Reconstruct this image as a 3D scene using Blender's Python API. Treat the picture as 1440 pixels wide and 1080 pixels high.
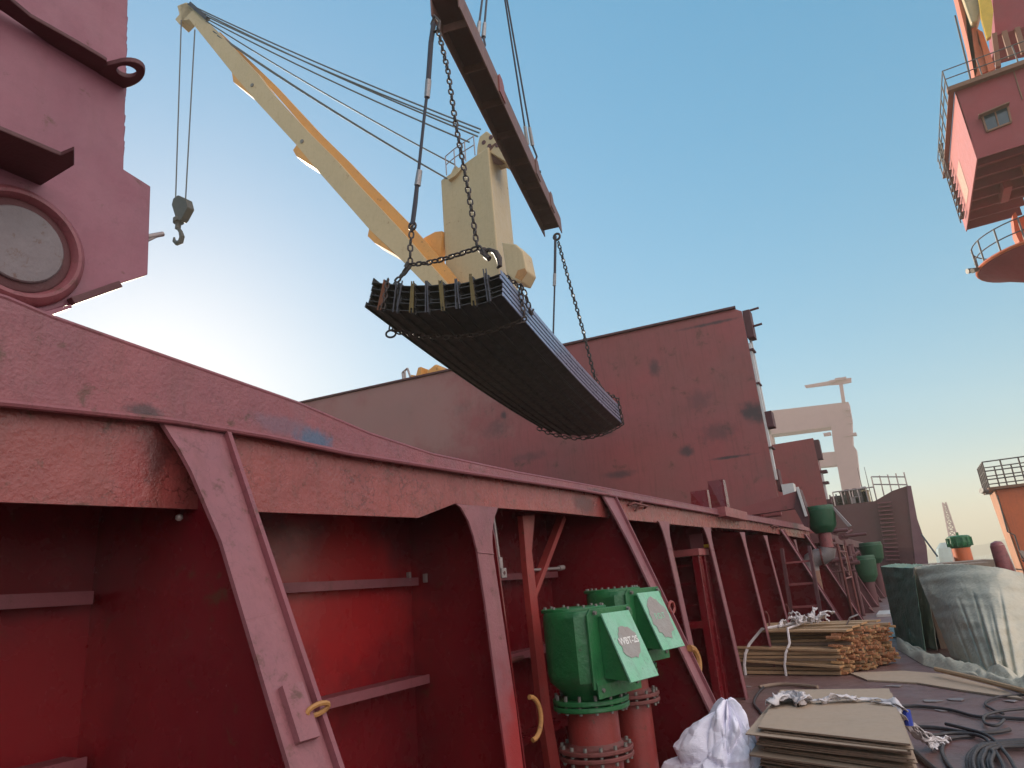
import bpy, bmesh, math, random
from mathutils import Vector, Matrix, noise as NZ
random.seed(7)
S = bpy.context.scene
for o in list(bpy.data.objects): bpy.data.objects.remove(o)
COL = S.collection
R = math.radians
# ---------------------------------------------------------------- camera
EYE, FPX = 1.6, 957.0
U = Vector((-270, 3140, -FPX)).normalized()
HX = 1290.0; HY = 540 + (-270 * (HX - 720) + FPX * FPX) / 3140
Fw = Vector((HX - 720, 540 - HY, -FPX)).normalized()
Rt = Fw.cross(U)
M = Matrix((Rt, Fw, U))                      # camera axes -> world
cam = bpy.data.objects.new('camera', bpy.data.cameras.new('camera')); COL.objects.link(cam)
cam.matrix_world = Matrix.Translation((0, 0, EYE)) @ M.to_4x4()
cam.data.sensor_width = 36; cam.data.lens = FPX * 36 / 1440
cam.data.clip_start = .02; cam.data.clip_end = 9000
S.camera = cam
# ---------------------------------------------------------------- light
FILL_CLOUD = 4.8
def V3(*a): return Vector(a).normalized()
SKY_G, SKY_S = .44, .22
SUN_EL, SUN_AZ = 16.0, -58.0                 # azimuth from +Y, clockwise positive
w = bpy.data.worlds.new('World'); S.world = w; w.use_nodes = True
nt = w.node_tree; bg = nt.nodes['Background']
sky = nt.nodes.new('ShaderNodeTexSky'); sky.sky_type = 'NISHITA'; sky.sun_disc = False
sky.sun_elevation = R(SUN_EL); sky.sun_rotation = R(SUN_AZ)
sky.air_density = 1.0; sky.dust_density = 0.4; sky.ozone_density = 2.5; sky.altitude = 0
gm = nt.nodes.new('ShaderNodeGamma'); gm.inputs[1].default_value = SKY_G
hs_ = nt.nodes.new('ShaderNodeHueSaturation'); hs_.inputs['Saturation'].default_value = 2.1; hs_.inputs['Hue'].default_value = .486
nt.links.new(sky.outputs[0], gm.inputs[0]); nt.links.new(gm.outputs[0], hs_.inputs['Color']); 
# unseen bright cloud bank, added behind the photographer to fill the shaded steel
tcw = nt.nodes.new('ShaderNodeTexCoord'); dt = nt.nodes.new('ShaderNodeVectorMath'); dt.operation = 'DOT_PRODUCT'; dt.inputs[1].default_value = V3(.88, -.20, .42)
nt.links.new(tcw.outputs['Generated'], dt.inputs[0])
nzw = nt.nodes.new('ShaderNodeTexNoise'); nzw.inputs['Scale'].default_value = 2.2; nzw.inputs['Detail'].default_value = 7; nt.links.new(tcw.outputs['Generated'], nzw.inputs['Vector'])
ad = nt.nodes.new('ShaderNodeMath'); ad.operation = 'MULTIPLY_ADD'; ad.inputs[1].default_value = .35; nt.links.new(nzw.outputs['Fac'], ad.inputs[0]); nt.links.new(dt.outputs['Value'], ad.inputs[2])
mr = nt.nodes.new('ShaderNodeMapRange'); mr.interpolation_type = 'SMOOTHSTEP'; mr.inputs['From Min'].default_value = .54; mr.inputs['From Max'].default_value = .92; nt.links.new(ad.outputs[0], mr.inputs['Value'])
mc = nt.nodes.new('ShaderNodeMix'); mc.data_type = 'RGBA'; mc.inputs[7].default_value = (FILL_CLOUD, FILL_CLOUD * .92, FILL_CLOUD * .93, 1)
nt.links.new(mr.outputs[0], mc.inputs[0]); nt.links.new(hs_.outputs[0], mc.inputs[6]); nt.links.new(mc.outputs[2], bg.inputs[0]); bg.inputs[1].default_value = SKY_S
sl = bpy.data.lights.new('sun', 'SUN'); sl.energy = 4.0; sl.angle = R(.5); sl.color = (1, .86, .68)
sun = bpy.data.objects.new('sun', sl); COL.objects.link(sun)
sd = Vector((math.sin(R(SUN_AZ)) * math.cos(R(SUN_EL)), math.cos(R(SUN_AZ)) * math.cos(R(SUN_EL)), math.sin(R(SUN_EL))))
sun.rotation_euler = sd.to_track_quat('Z', 'Y').to_euler()
S.view_settings.view_transform = 'Standard'; S.view_settings.look = 'None'
S.view_settings.gamma = 1; S.view_settings.exposure = .95
S.render.engine = 'CYCLES'
try:
    S.cycles.volume_bounces = 0; S.cycles.max_bounces = 6
except Exception: pass
# ---------------------------------------------------------------- helpers
def ray(x, y): return M @ Vector((x - 720, 540 - y, -FPX))
def P(x, y, X=None, Y=None, Z=None):
    """point of the place seen at photo pixel x, y on a plane of the ship"""
    d = ray(x, y)
    t = X / d.x if X is not None else (Y / d.y if Y is not None else (Z - EYE) / d.z)
    return Vector((0, 0, EYE)) + d * t
def PP(x, y, n, c):
    d = ray(x, y); n = Vector(n)
    return Vector((0, 0, EYE)) + d * ((c - n.z * EYE) / n.dot(d))
V = Vector
class MB:
    def __init__(s): s.v = []; s.f = []; s.m = []; s.cur = 0
    def add(s, vs, fs):
        n = len(s.v); s.v += [V(p) for p in vs]; s.f += [tuple(i + n for i in f) for f in fs]; s.m += [s.cur] * len(fs); return s
    def box(s, c, d, rot=None):
        c = V(c); h = V(d) / 2; vs = []
        for z in (-1, 1):
            for y in (-1, 1):
                for x in (-1, 1):
                    p = V((x * h.x, y * h.y, z * h.z))
                    if rot is not None: p = rot @ p
                    vs.append(c + p)
        return s.add(vs, [(0, 1, 3, 2), (4, 6, 7, 5), (0, 4, 5, 1), (2, 3, 7, 6), (0, 2, 6, 4), (1, 5, 7, 3)])
    def span(s, a, b):      # axis box from corner a to corner b
        a, b = V(a), V(b); return s.box((a + b) / 2, [abs(q) for q in (b - a)])
    def prism(s, pts, ex):
        pts = [V(p) for p in pts]; ex = V(ex); n = len(pts)
        vs = pts + [p + ex for p in pts]
        return s.add(vs, [tuple(range(n)), tuple(range(2 * n - 1, n - 1, -1))] + [(i, (i + 1) % n, (i + 1) % n + n, i + n) for i in range(n)])
    def bar(s, a, b, wd, ht, up=(0, 0, 1)):      # rectangular bar a-b
        a, b = V(a), V(b); d = (b - a).normalized(); sd_ = d.cross(V(up))
        if sd_.length < 1e-4: sd_ = d.cross(V((1, 0, 0)))
        sd_.normalize(); u = sd_.cross(d)
        q = [sd_ * x * wd / 2 + u * y * ht / 2 for x, y in ((-1, -1), (1, -1), (1, 1), (-1, 1))]
        return s.prism([a + k for k in q], b - a)
    def cyl(s, a, b, r0, r1=None, n=16):
        a, b = V(a), V(b); r1 = r0 if r1 is None else r1
        d = (b - a).normalized(); x = d.orthogonal().normalized(); y = d.cross(x)
        c = [x * math.cos(2 * math.pi * i / n) + y * math.sin(2 * math.pi * i / n) for i in range(n)]
        vs = [a + k * r0 for k in c] + [b + k * r1 for k in c]
        return s.add(vs, [tuple(range(n - 1, -1, -1)), tuple(range(n, 2 * n))] + [(i, (i + 1) % n, (i + 1) % n + n, i + n) for i in range(n)])
    def lathe(s, o, prof, n=24, ax=(0, 0, 1)):
        o = V(o); d = V(ax).normalized(); x = d.orthogonal().normalized(); y = d.cross(x); k = len(prof); vs = []
        for r, h in prof:
            vs += [o + d * h + (x * math.cos(2 * math.pi * i / n) + y * math.sin(2 * math.pi * i / n)) * r for i in range(n)]
        fs = [(j * n + i, j * n + (i + 1) % n, (j + 1) * n + (i + 1) % n, (j + 1) * n + i) for j in range(k - 1) for i in range(n)]
        fs += [tuple(range(n - 1, -1, -1)), tuple((k - 1) * n + i for i in range(n))]
        return s.add(vs, fs)
    def tube(s, pts, r, n=8, closed=False, taper=None):
        pts = [V(p) for p in pts]; k = len(pts); vs = []; fs = []
        up = None
        for i, p in enumerate(pts):
            if closed: t = (pts[(i + 1) % k] - pts[i - 1])
            else: t = pts[min(i + 1, k - 1)] - pts[max(i - 1, 0)]
            t.normalize()
            if up is None: up = t.orthogonal().normalized()
            up = (up - t * up.dot(t)); up = up.normalized() if up.length > 1e-6 else t.orthogonal().normalized()
            q = t.cross(up); rr = r if taper is None else r * taper[i]
            vs += [p + (up * math.cos(2 * math.pi * j / n) + q * math.sin(2 * math.pi * j / n)) * rr for j in range(n)]
        for i in range(k if closed else k - 1):
            a, b = i * n, ((i + 1) % k) * n
            fs += [(a + j, a + (j + 1) % n, b + (j + 1) % n, b + j) for j in range(n)]
        if not closed: fs += [tuple(range(n - 1, -1, -1)), tuple((k - 1) * n + j for j in range(n))]
        return s.add(vs, fs)
    def chain(s, pts, L=.12, W=.085, r=.0125, seg=5):
        pts = [V(p) for p in pts]; pitch = L - 2.4 * r
        tot = sum((pts[i + 1] - pts[i]).length for i in range(len(pts) - 1)); n = max(1, round(tot / pitch))
        def at(t):
            t = max(0, min(tot, t))
            for i in range(len(pts) - 1):
                l = (pts[i + 1] - pts[i]).length
                if t <= l or i == len(pts) - 2: return pts[i].lerp(pts[i + 1], min(1, t / l)), (pts[i + 1] - pts[i]).normalized()
                t -= l
        rr = random.Random(3)
        for i in range(n):
            c, d = at((i + .5) * tot / n); x = d.cross(V((.3, .9, .2))).normalized(); y = d.cross(x)
            a = (i % 2) * math.pi / 2 + .4 + rr.uniform(-.15, .15); sx = x * math.cos(a) + y * math.sin(a)
            h = L / 2 - r; k = W / 2 - r; loop = []
            for j in range(6): q = math.pi * j / 5; loop.append(c + d * (h - k + k * math.sin(q)) + sx * k * math.cos(q))
            for j in range(6): q = math.pi + math.pi * j / 5; loop.append(c + d * (-(h - k) + k * math.sin(q)) + sx * k * math.cos(q))
            s.tube(loop, r, seg, closed=True)
        return s
    def bolts(s, c, rad, n, r=.012, h=.02, ax=(0, 0, 1), ph=0):
        d = V(ax).normalized(); x = d.orthogonal().normalized(); y = d.cross(x)
        for i in range(n):
            a = 2 * math.pi * i / n + ph; p = V(c) + (x * math.cos(a) + y * math.sin(a)) * rad
            s.cyl(p, p + d * h, r, n=6)
        return s
    def build(s, name, mat, parent=None, smooth=False, bevel=0, sub=0):
        me = bpy.data.meshes.new(name); off = parent_loc(parent)
        me.from_pydata([p - off for p in s.v], [], s.f)
        bm = bmesh.new(); bm.from_mesh(me); bmesh.ops.recalc_face_normals(bm, faces=bm.faces); bm.to_mesh(me); bm.free()
        mats = mat if isinstance(mat, (list, tuple)) else [mat]
        for k in mats: me.materials.append(k)
        if len(mats) > 1:
            for p, i in zip(me.polygons, s.m): p.material_index = i
        o = bpy.data.objects.new(name, me); COL.objects.link(o)
        if parent: o.parent = parent
        if smooth:
            for p in me.polygons: p.use_smooth = True
            try: me.set_sharp_from_angle(angle=R(38))
            except Exception: pass
        if bevel:
            b = o.modifiers.new('bevel', 'BEVEL'); b.width = bevel; b.segments = 2; b.limit_method = 'ANGLE'; b.angle_limit = R(40)
            b.harden_normals = False
        return o
def parent_loc(p):
    q = V((0, 0, 0))
    while p is not None: q = q + p.location; p = p.parent
    return q
def tag(o, label=None, cat=None, group=None, kind=None):
    if label: o['label'] = label
    if cat: o['category'] = cat
    if group: o['group'] = group
    if kind: o['kind'] = kind
    return o
def thing(name, label, cat, loc=(0, 0, 0), group=None):
    o = bpy.data.objects.new(name, None); COL.objects.link(o); o.location = V(loc); o.empty_display_size = .2
    return tag(o, label, cat, group)
def arc(c, r, a0, a1, n, ux, uy):
    return [V(c) + V(ux) * r * math.cos(a0 + (a1 - a0) * i / n) + V(uy) * r * math.sin(a0 + (a1 - a0) * i / n) for i in range(n + 1)]
# ---------------------------------------------------------------- materials
def mat(name, base, alt=None, rust=0., rustc=(.09, .035, .02), rough=.45, bump=.15, scale=2.5, streak=0., spec=.5, metal=0., cracks=0., alt_amt=.6, fine=60., patch=0., patchc=(.05, .03, .03), sheen=0, coat=0):
    m = bpy.data.materials.new(name); m.use_nodes = True; n = m.node_tree; L = n.links; b = n.nodes['Principled BSDF']
    N = n.nodes.new; tc = N('ShaderNodeTexCoord')
    def noise(sc, det=6, rg=.55, vec=None, dist=0):
        t = N('ShaderNodeTexNoise'); t.inputs['Scale'].default_value = sc; t.inputs['Detail'].default_value = det
        t.inputs['Roughness'].default_value = rg; t.inputs['Distortion'].default_value = dist
        L.new(vec or tc.outputs['Object'], t.inputs['Vector']); return t.outputs['Fac']
    def ramp(src, a, c):
        r = N('ShaderNodeMapRange'); r.inputs['From Min'].default_value = a; r.inputs['From Max'].default_value = c; L.new(src, r.inputs['Value']); return r.outputs[0]
    def mul(a, k):
        r = N('ShaderNodeMath'); r.operation = 'MULTIPLY'; L.new(a, r.inputs[0])
        if isinstance(k, float): r.inputs[1].default_value = k
        else: L.new(k, r.inputs[1])
        return r.outputs[0]
    def mix(f, a, c):
        r = N('ShaderNodeMix'); r.data_type = 'RGBA'; L.new(f, r.inputs[0])
        for s_, q in ((6, a), (7, c)):
            if isinstance(q, tuple): r.inputs[s_].default_value = (*q, 1)
            else: L.new(q, r.inputs[s_])
        return r.outputs[2]
    alt = alt or tuple(x * .65 for x in base)
    col = mix(mul(ramp(noise(scale), .35, .68), alt_amt), base, alt)
    f2 = noise(scale * 9, 5, .7)
    col = mix(mul(ramp(f2, .45, .75), .25), col, tuple(x * .55 for x in base))
    rg = ramp(noise(scale * 3, 4), .2, .8)
    rr = N('ShaderNodeMapRange'); L.new(rg, rr.inputs['Value']); rr.inputs['To Min'].default_value = max(.05, rough - .1); rr.inputs['To Max'].default_value = min(1, rough + .15)
    if streak:
        mp = N('ShaderNodeMapping'); mp.inputs['Scale'].default_value = (9, 9, .55); L.new(tc.outputs['Object'], mp.inputs['Vector'])
        st = ramp(noise(1.6, 5, .6, mp.outputs[0]), .52, .78); col = mix(mul(st, streak), col, rustc)
    if patch:
        col = mix(mul(ramp(noise(scale * .7, 4, .5, None, .4), .6, .72), patch), col, patchc)
    if rust:
        rs = ramp(noise(scale * 4, 8, .72, None, .3), .62 - .12 * rust, .7 - .05 * rust); col = mix(mul(rs, .85), col, rustc)
    h = mul(noise(fine, 4, .6), 1.0)
    hb = N('ShaderNodeMath'); hb.operation = 'MULTIPLY_ADD'; L.new(noise(scale * 2.2, 3), hb.inputs[0]); hb.inputs[1].default_value = 2.2; L.new(h, hb.inputs[2]); h = hb.outputs[0]
    if cracks:
        v = N('ShaderNodeTexVoronoi'); v.feature = 'DISTANCE_TO_EDGE'; v.inputs['Scale'].default_value = 5.5
        mpd = N('ShaderNodeVectorMath'); mpd.operation = 'ADD'
        nz = N('ShaderNodeTexNoise'); nz.inputs['Scale'].default_value = 9; nz.inputs['Detail'].default_value = 5; L.new(tc.outputs['Object'], nz.inputs['Vector'])
        sc = N('ShaderNodeVectorMath'); sc.operation = 'SCALE'; sc.inputs['Scale'].default_value = .45; L.new(nz.outputs['Color'], sc.inputs[0])
        L.new(tc.outputs['Object'], mpd.inputs[0]); L.new(sc.outputs[0], mpd.inputs[1]); L.new(mpd.outputs[0], v.inputs['Vector'])
        e = N('ShaderNodeMapRange'); L.new(v.outputs['Distance'], e.inputs['Value']); e.inputs['From Max'].default_value = .035; e.inputs['To Min'].default_value = 1; e.inputs['To Max'].default_value = 0
        gate = mul(e.outputs[0], ramp(noise(1.5, 3), .44, .56)); col = mix(mul(gate, cracks), col, tuple(x * .3 for x in base))
    bp = N('ShaderNodeBump'); bp.inputs['Strength'].default_value = bump; bp.inputs['Distance'].default_value = .02
    L.new(h, bp.inputs['Height']); L.new(bp.outputs[0], b.inputs['Normal'])
    L.new(col, b.inputs['Base Color']); L.new(rr.outputs[0], b.inputs['Roughness'])
    b.inputs['Specular IOR Level'].default_value = spec; b.inputs['Metallic'].default_value = metal
    if coat: b.inputs['Coat Weight'].default_value = coat; b.inputs['Coat Roughness'].default_value = .2
    return m
RED = mat('red_oxide_gloss', (.15, .008, .012), (.085, .006, .011), rust=.15, rough=.24, bump=.06, scale=1.6, streak=.25, patch=.35, patchc=(.1, .02, .018))
REDM = mat('red_oxide_weathered', (.28, .07, .07), (.2, .055, .06), rust=.35, rough=.42, bump=.12, scale=2.2, streak=.35, cracks=.85, patch=.3, patchc=(.16, .075, .07))
REDT = mat('red_oxide_chalky', (.23, .065, .075), (.16, .05, .065), rust=.35, rough=.5, bump=.14, scale=2.4, streak=.3, cracks=.4, patch=.3, patchc=(.13, .09, .1))
RARGS = dict(rust=.35, rough=.38, bump=.28, scale=2.4, streak=.4, cracks=.25, patch=.3, patchc=(.13, .09, .1))
REDR = mat('red_oxide_rail', (.25, .07, .08), (.16, .055, .075), **RARGS)
GIRD = mat('red_oxide_girder', (.29, .062, .055), (.18, .045, .045), rust=.35, rough=.26, bump=.3, scale=2.2, streak=.4, cracks=.9, patch=.3, patchc=(.17, .085, .07), fine=45)
def add_spot(m, c, rad, col, k):
    n = m.node_tree; L = n.links; b = n.nodes['Principled BSDF']; N = n.nodes.new
    src = b.inputs['Base Color'].links[0].from_socket
    tc = N('ShaderNodeTexCoord'); su = N('ShaderNodeVectorMath'); su.operation = 'SUBTRACT'; su.inputs[1].default_value = c; L.new(tc.outputs['Object'], su.inputs[0])
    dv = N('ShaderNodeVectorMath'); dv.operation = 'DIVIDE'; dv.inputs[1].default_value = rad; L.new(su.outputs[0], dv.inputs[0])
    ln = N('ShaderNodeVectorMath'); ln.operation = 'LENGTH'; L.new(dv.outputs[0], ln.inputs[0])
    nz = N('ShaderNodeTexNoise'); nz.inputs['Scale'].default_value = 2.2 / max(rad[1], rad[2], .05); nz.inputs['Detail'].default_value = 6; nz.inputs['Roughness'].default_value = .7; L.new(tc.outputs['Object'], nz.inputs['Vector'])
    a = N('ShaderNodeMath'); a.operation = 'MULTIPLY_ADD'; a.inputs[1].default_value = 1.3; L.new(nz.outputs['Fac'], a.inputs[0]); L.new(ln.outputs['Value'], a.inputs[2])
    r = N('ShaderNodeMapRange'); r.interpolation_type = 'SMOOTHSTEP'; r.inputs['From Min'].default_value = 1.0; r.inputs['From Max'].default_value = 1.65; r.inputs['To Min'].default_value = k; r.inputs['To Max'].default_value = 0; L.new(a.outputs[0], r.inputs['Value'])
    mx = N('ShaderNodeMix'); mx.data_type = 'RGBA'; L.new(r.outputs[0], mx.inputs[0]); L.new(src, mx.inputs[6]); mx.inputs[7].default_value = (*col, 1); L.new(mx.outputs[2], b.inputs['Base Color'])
COVER = mat('hatch_cover_paint', (.27, .06, .058), (.17, .072, .06), rust=.3, rough=.5, bump=.1, scale=.5, streak=.4, patch=.45, patchc=(.12, .065, .055), fine=20)
COVERN = mat('hatch_cover_pink', (.24, .08, .11), (.18, .062, .09), rust=.15, rough=.5, bump=.12, scale=1.8, streak=.15)
COVERD = mat('hatch_cover_dark', (.09, .025, .028), rough=.6, scale=2)
STAY = mat('stay_flange_paint', (.25, .09, .10), (.17, .06, .075), rust=.45, rough=.5, bump=.15, scale=3, streak=.3, cracks=.3)
PIPE = mat('red_pipe_paint', (.26, .036, .03), (.18, .03, .028), rust=.35, rough=.42, bump=.12, scale=4, streak=.2)
REDP = mat('red_post_paint', (.30, .04, .035), (.2, .03, .03), rust=.3, rough=.35, scale=4)
FLR = mat('rusty_flange', (.17, .04, .035), (.1, .03, .025), rust=.7, rough=.6, bump=.2, scale=6)
GREEND = mat('green_paint_shaded', (.012, .075, .03), rough=.5, scale=5, rust=.3)  # shaded copy of the green: shade on the far vents painted in
GREEN = mat('green_paint', (.02, .15, .045), (.014, .09, .035), rust=.12, rustc=(.05, .05, .035), rough=.38, bump=.2, scale=5, streak=.15, patch=.4, patchc=(.06, .13, .07), fine=35)
GREENL = mat('pale_green_paint', (.17, .46, .28), (.27, .46, .36), rust=.3, rustc=(.1, .14, .1), rough=.4, bump=.2, scale=7, streak=.35, patch=.6, patchc=(.24, .36, .29))
GREY = mat('grey_primer_patch', (.27, .24, .22), (.3, .3, .28), rough=.6, scale=9, rust=.2)
WHITE = mat('white_stencil', (.75, .74, .7), rough=.6, scale=20)
BOLT = mat('bolt_steel', (.18, .17, .15), rough=.5, rust=.5, scale=20)
CREAM = mat('cream_paint', (.50, .385, .215), (.44, .34, .19), rust=.1, rustc=(.25, .13, .05), rough=.5, bump=.05, scale=.7, streak=.18)
ORANGE = mat('orange_and_sunlit_cream', (.62, .30, .07), (.55, .25, .06), rough=.5, bump=.04, scale=1, rust=.15)  # real orange on the winch platform; on the boom, painted sunlight
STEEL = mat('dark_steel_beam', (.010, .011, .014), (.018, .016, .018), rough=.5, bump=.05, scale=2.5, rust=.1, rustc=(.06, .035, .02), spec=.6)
STEELB = mat('sky_lit_steel_beam', (.26, .29, .40), (.18, .20, .29), rough=.3, bump=.05, scale=2.5, metal=.35)  # sky light on the outer beam faces painted as pale blue
STRIPG = mat('grey_strip', (.07, .07, .085), rough=.5, scale=8, rust=.3)
STEELY = mat('yellowed_beam_end', (.15, .11, .03), (.08, .06, .03), rough=.6, scale=8, rust=.3)
STEELR = mat('rusted_beam_end', (.2, .07, .03), (.12, .05, .03), rough=.7, scale=8, rust=.3)
CHAIN = mat('chain_steel', (.045, .033, .03), rough=.5, rust=.6, scale=14, rustc=(.11, .05, .03), metal=.3)
ROPE = mat('wire_rope', (.035, .035, .05), rough=.5, scale=30, metal=.3)
ROPEG = mat('galvanised_rope', (.09, .10, .10), rough=.5, scale=30, metal=.2)
SLEEVE = mat('sleeve_steel', (.3, .29, .29), rough=.4, scale=20, metal=.6, rust=.3)
BEAMR = mat('rusty_spreader', (.17, .075, .06), (.11, .055, .05), rust=.6, rough=.6, bump=.2, scale=2, streak=.3)
HOOKG = mat('hook_block_paint', (.06, .055, .045), rough=.6, scale=6, rust=.3)
DECK = mat('deck_paint', (.15, .068, .06), (.19, .12, .105), rust=.8, rough=.45, bump=.35, scale=1.1, patch=.8, patchc=(.11, .09, .085), fine=40, alt_amt=.9)
WOOD = mat('sawn_wood', (.42, .27, .15), (.30, .19, .11), rough=.75, bump=.2, scale=3, fine=25)
WOODG = mat('grey_wood', (.27, .19, .14), (.2, .14, .1), rough=.8, bump=.2, scale=3)
WOODE = mat('wood_end_grain', (.40, .17, .075), (.26, .10, .05), rough=.8, bump=.3, scale=12)
WOODE2 = mat('wood_end_pale', (.50, .28, .12), (.36, .18, .09), rough=.8, bump=.3, scale=12)
BOARD = mat('fibreboard', (.42, .31, .22), (.38, .29, .21), rough=.75, bump=.05, scale=2)
BOARDE = mat('fibreboard_edge', (.24, .16, .11), (.17, .11, .08), rough=.8, bump=.1, scale=6)
STRAP = mat('white_strap', (.62, .57, .56), (.5, .44, .44), rough=.6, bump=.2, scale=10)
BAG = mat('woven_plastic_bag', (.80, .78, .88), (.72, .69, .82), rough=.55, bump=.15, scale=6, fine=120)
TARP = mat('grey_tarp', (.52, .47, .36), (.40, .37, .28), rough=.65, bump=.6, scale=2.2, patch=.35, patchc=(.26, .25, .19), fine=18)
TARPG = mat('green_tarp', (.10, .18, .12), (.17, .23, .16), rough=.55, bump=.6, scale=3, patch=.3, patchc=(.2, .22, .17), fine=18)
HOSE = mat('black_hose', (.035, .028, .028), (.06, .05, .05), rough=.5, scale=9)
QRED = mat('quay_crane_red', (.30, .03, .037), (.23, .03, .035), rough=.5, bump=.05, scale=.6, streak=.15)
QPINK = mat('quay_crane_sunlit_side', (.42, .075, .07), (.38, .07, .065), rough=.5, scale=.6)  # brighter red paints the sunlight on the house's left side
QOR = mat('quay_crane_orange', (.62, .13, .035), (.5, .10, .03), rough=.45, scale=.8, streak=.2)
QDK = mat('quay_crane_underside', (.30, .03, .045), (.2, .025, .035), rough=.6, scale=.8)
QBR = mat('quay_crane_ledge', (.24, .11, .06), rough=.6, scale=1)
YEL = mat('yellow_paint', (.75, .46, .03), rough=.4, scale=2)
RAIL = mat('rail_steel', (.10, .08, .07), rough=.5, scale=8)
GLASS = mat('dark_glass', (.02, .045, .06), rough=.12, bump=0, scale=1, spec=.8)
GOL = mat('hazy_goliath_paint', (.36, .17, .19), (.32, .15, .17), rough=.6, scale=.05)  # paler than its red: distance haze painted into the colour
FORE = mat('forecastle_paint', (.11, .032, .035), (.085, .03, .035), rough=.6, scale=.6, streak=.3, rust=.2)
SHINE = mat('bright_seal', (.62, .58, .55), (.5, .46, .44), rough=.35, scale=5, metal=.2)
DULL = mat('dull_metal', (.30, .25, .24), (.2, .16, .16), rough=.4, scale=5, metal=.3, rust=.3)
QUAY = mat('quay_concrete', (.3, .28, .25), rough=.8, scale=.2)
LAND = mat('far_shore', (.13, .14, .10), rough=.9, scale=.01, bump=0)
wm = mat('river_water', (.10, .12, .11), (.12, .14, .12), rough=.12, bump=.25, scale=.08, fine=1.2); WATER = wm
BLUEST = mat('blue_paint_smear', (.07, .12, .2), (.1, .12, .17), rough=.6, scale=12)

# ================================================================ SETTING
m = MB(); m.add([(-4000, -600, -7), (4000, -600, -7), (4000, 5000, -7), (-4000, 5000, -7)], [(0, 1, 2, 3)])
tag(m.build('water', WATER), kind='structure')
m = MB(); m.span((-3.3, -12, -.4), (3.1, 62, 0)); m.span((-30, -12, -.4), (-21.6, 62, 0)); m.span((-21.59, 21.4, -.4), (-3.31, 25, 0)); m.span((-21.59, 52, -.4), (-3.31, 62, 0)); m.span((-21.59, -12, -.4), (-3.31, -8, 0))
m.span((-21.6, -8, -6.5), (-3.31, 52, -6.4)); m.span((-3.32, -8, -6.39), (-3.3, 52, -.41)); m.span((-21.61, -8, -6.39), (-21.59, 52, -.41))
tag(m.build('ship_deck', DECK), kind='structure')
m = MB(); m.span((-22.3, -8, 0), (-21.7, 52, 2.5)); m.span((-21.6, 21.45, 0), (-3.31, 21.7, 2.5)); m.span((-21.6, 24.7, 0), (-3.31, 24.95, 2.5)); tag(m.build('port_coaming', REDM), 'far side coaming wall of the open hold', 'coaming')
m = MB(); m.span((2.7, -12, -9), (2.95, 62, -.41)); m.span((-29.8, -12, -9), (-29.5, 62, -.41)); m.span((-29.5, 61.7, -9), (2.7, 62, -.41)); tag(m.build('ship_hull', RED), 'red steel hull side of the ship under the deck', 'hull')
m = MB(); m.span((4.0, -40, -9), (60, 400, -3)); tag(m.build('quay', QUAY), kind='structure')
m = MB()
rr = random.Random(5); top = []
for i in range(60):
    x = -1600 + i * 60; top.append((x, 1900 + 60 * math.sin(i * .7), -6 + 16 + 9 * math.sin(i * .45) + rr.uniform(0, 9)))
m.prism([(-1600, 1900, -8)] + [(a, 1900, c) for a, b, c in top] + [(1940, 1900, -8)], (0, 200, 0))
tag(m.build('hills', LAND), kind='structure')

# ================================================================ HATCH COAMING
XF, XW = -2.5, -3.2
coam = thing('hatch_coaming', 'long red hatch coaming with sloping stays running forward along the deck', 'coaming', (-3.2, 0, 0))
YA, YB = -3.0, 21.3
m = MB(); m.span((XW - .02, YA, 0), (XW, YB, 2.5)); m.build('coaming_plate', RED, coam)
ledge = [(-90, 566), (0, 572), (230, 595), (363, 616), (480, 640), (640, 665), (796, 688), (850, 697), (1000, 723), (1131, 746)]
topl = [(-90, 398), (0, 425), (60, 450), (220, 505), (410, 570), (510, 612), (600, 641), (720, 666), (840, 687), (1001, 717), (1131, 739)]
def on(l, X): return [P(a, b, X=X) for a, b in l]
led = on(ledge, XF); tp = on(topl, XF)
led = [V((XF, YA, led[0].z - .03))] + led + [V((XF, YB, led[-1].z))]
tp = [V((XF, YA, tp[0].z + .05))] + tp + [V((XF, YB, tp[-1].z))]
# upper band, standing 5 cm proud of the girder with a rolled lip
m = MB(); m.prism([p + V((.03, 0, 0)) for p in tp] + [p + V((.03, 0, 0)) for p in reversed(led)], (.02, 0, 0)); ub = m.build('coaming_rail', REDR, coam)
m = MB(); m.tube([p + V((.05, 0, .0)) for p in led], .014, 8); m.build('lip', REDT, ub, smooth=True)
m = MB(); m.tube([p + V((.04, 0, .0)) for p in tp], .013, 8); m.build('lip', REDT, ub, smooth=True)
m = MB()      # top plate running inboard
for a, b in zip(tp[:-1], tp[1:]):
    m.add([a + V((.028, 0, 0)), b + V((.028, 0, 0)), b + V((-.9, 0, 0)), a + V((-.9, 0, 0)), a + V((.028, 0, -.02)), b + V((.028, 0, -.02)), b + V((-.9, 0, -.02)), a + V((-.9, 0, -.02))],
          [(0, 1, 2, 3), (7, 6, 5, 4), (0, 4, 5, 1), (3, 2, 6, 7)])
m.build('top_plate', REDT, coam)
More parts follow.
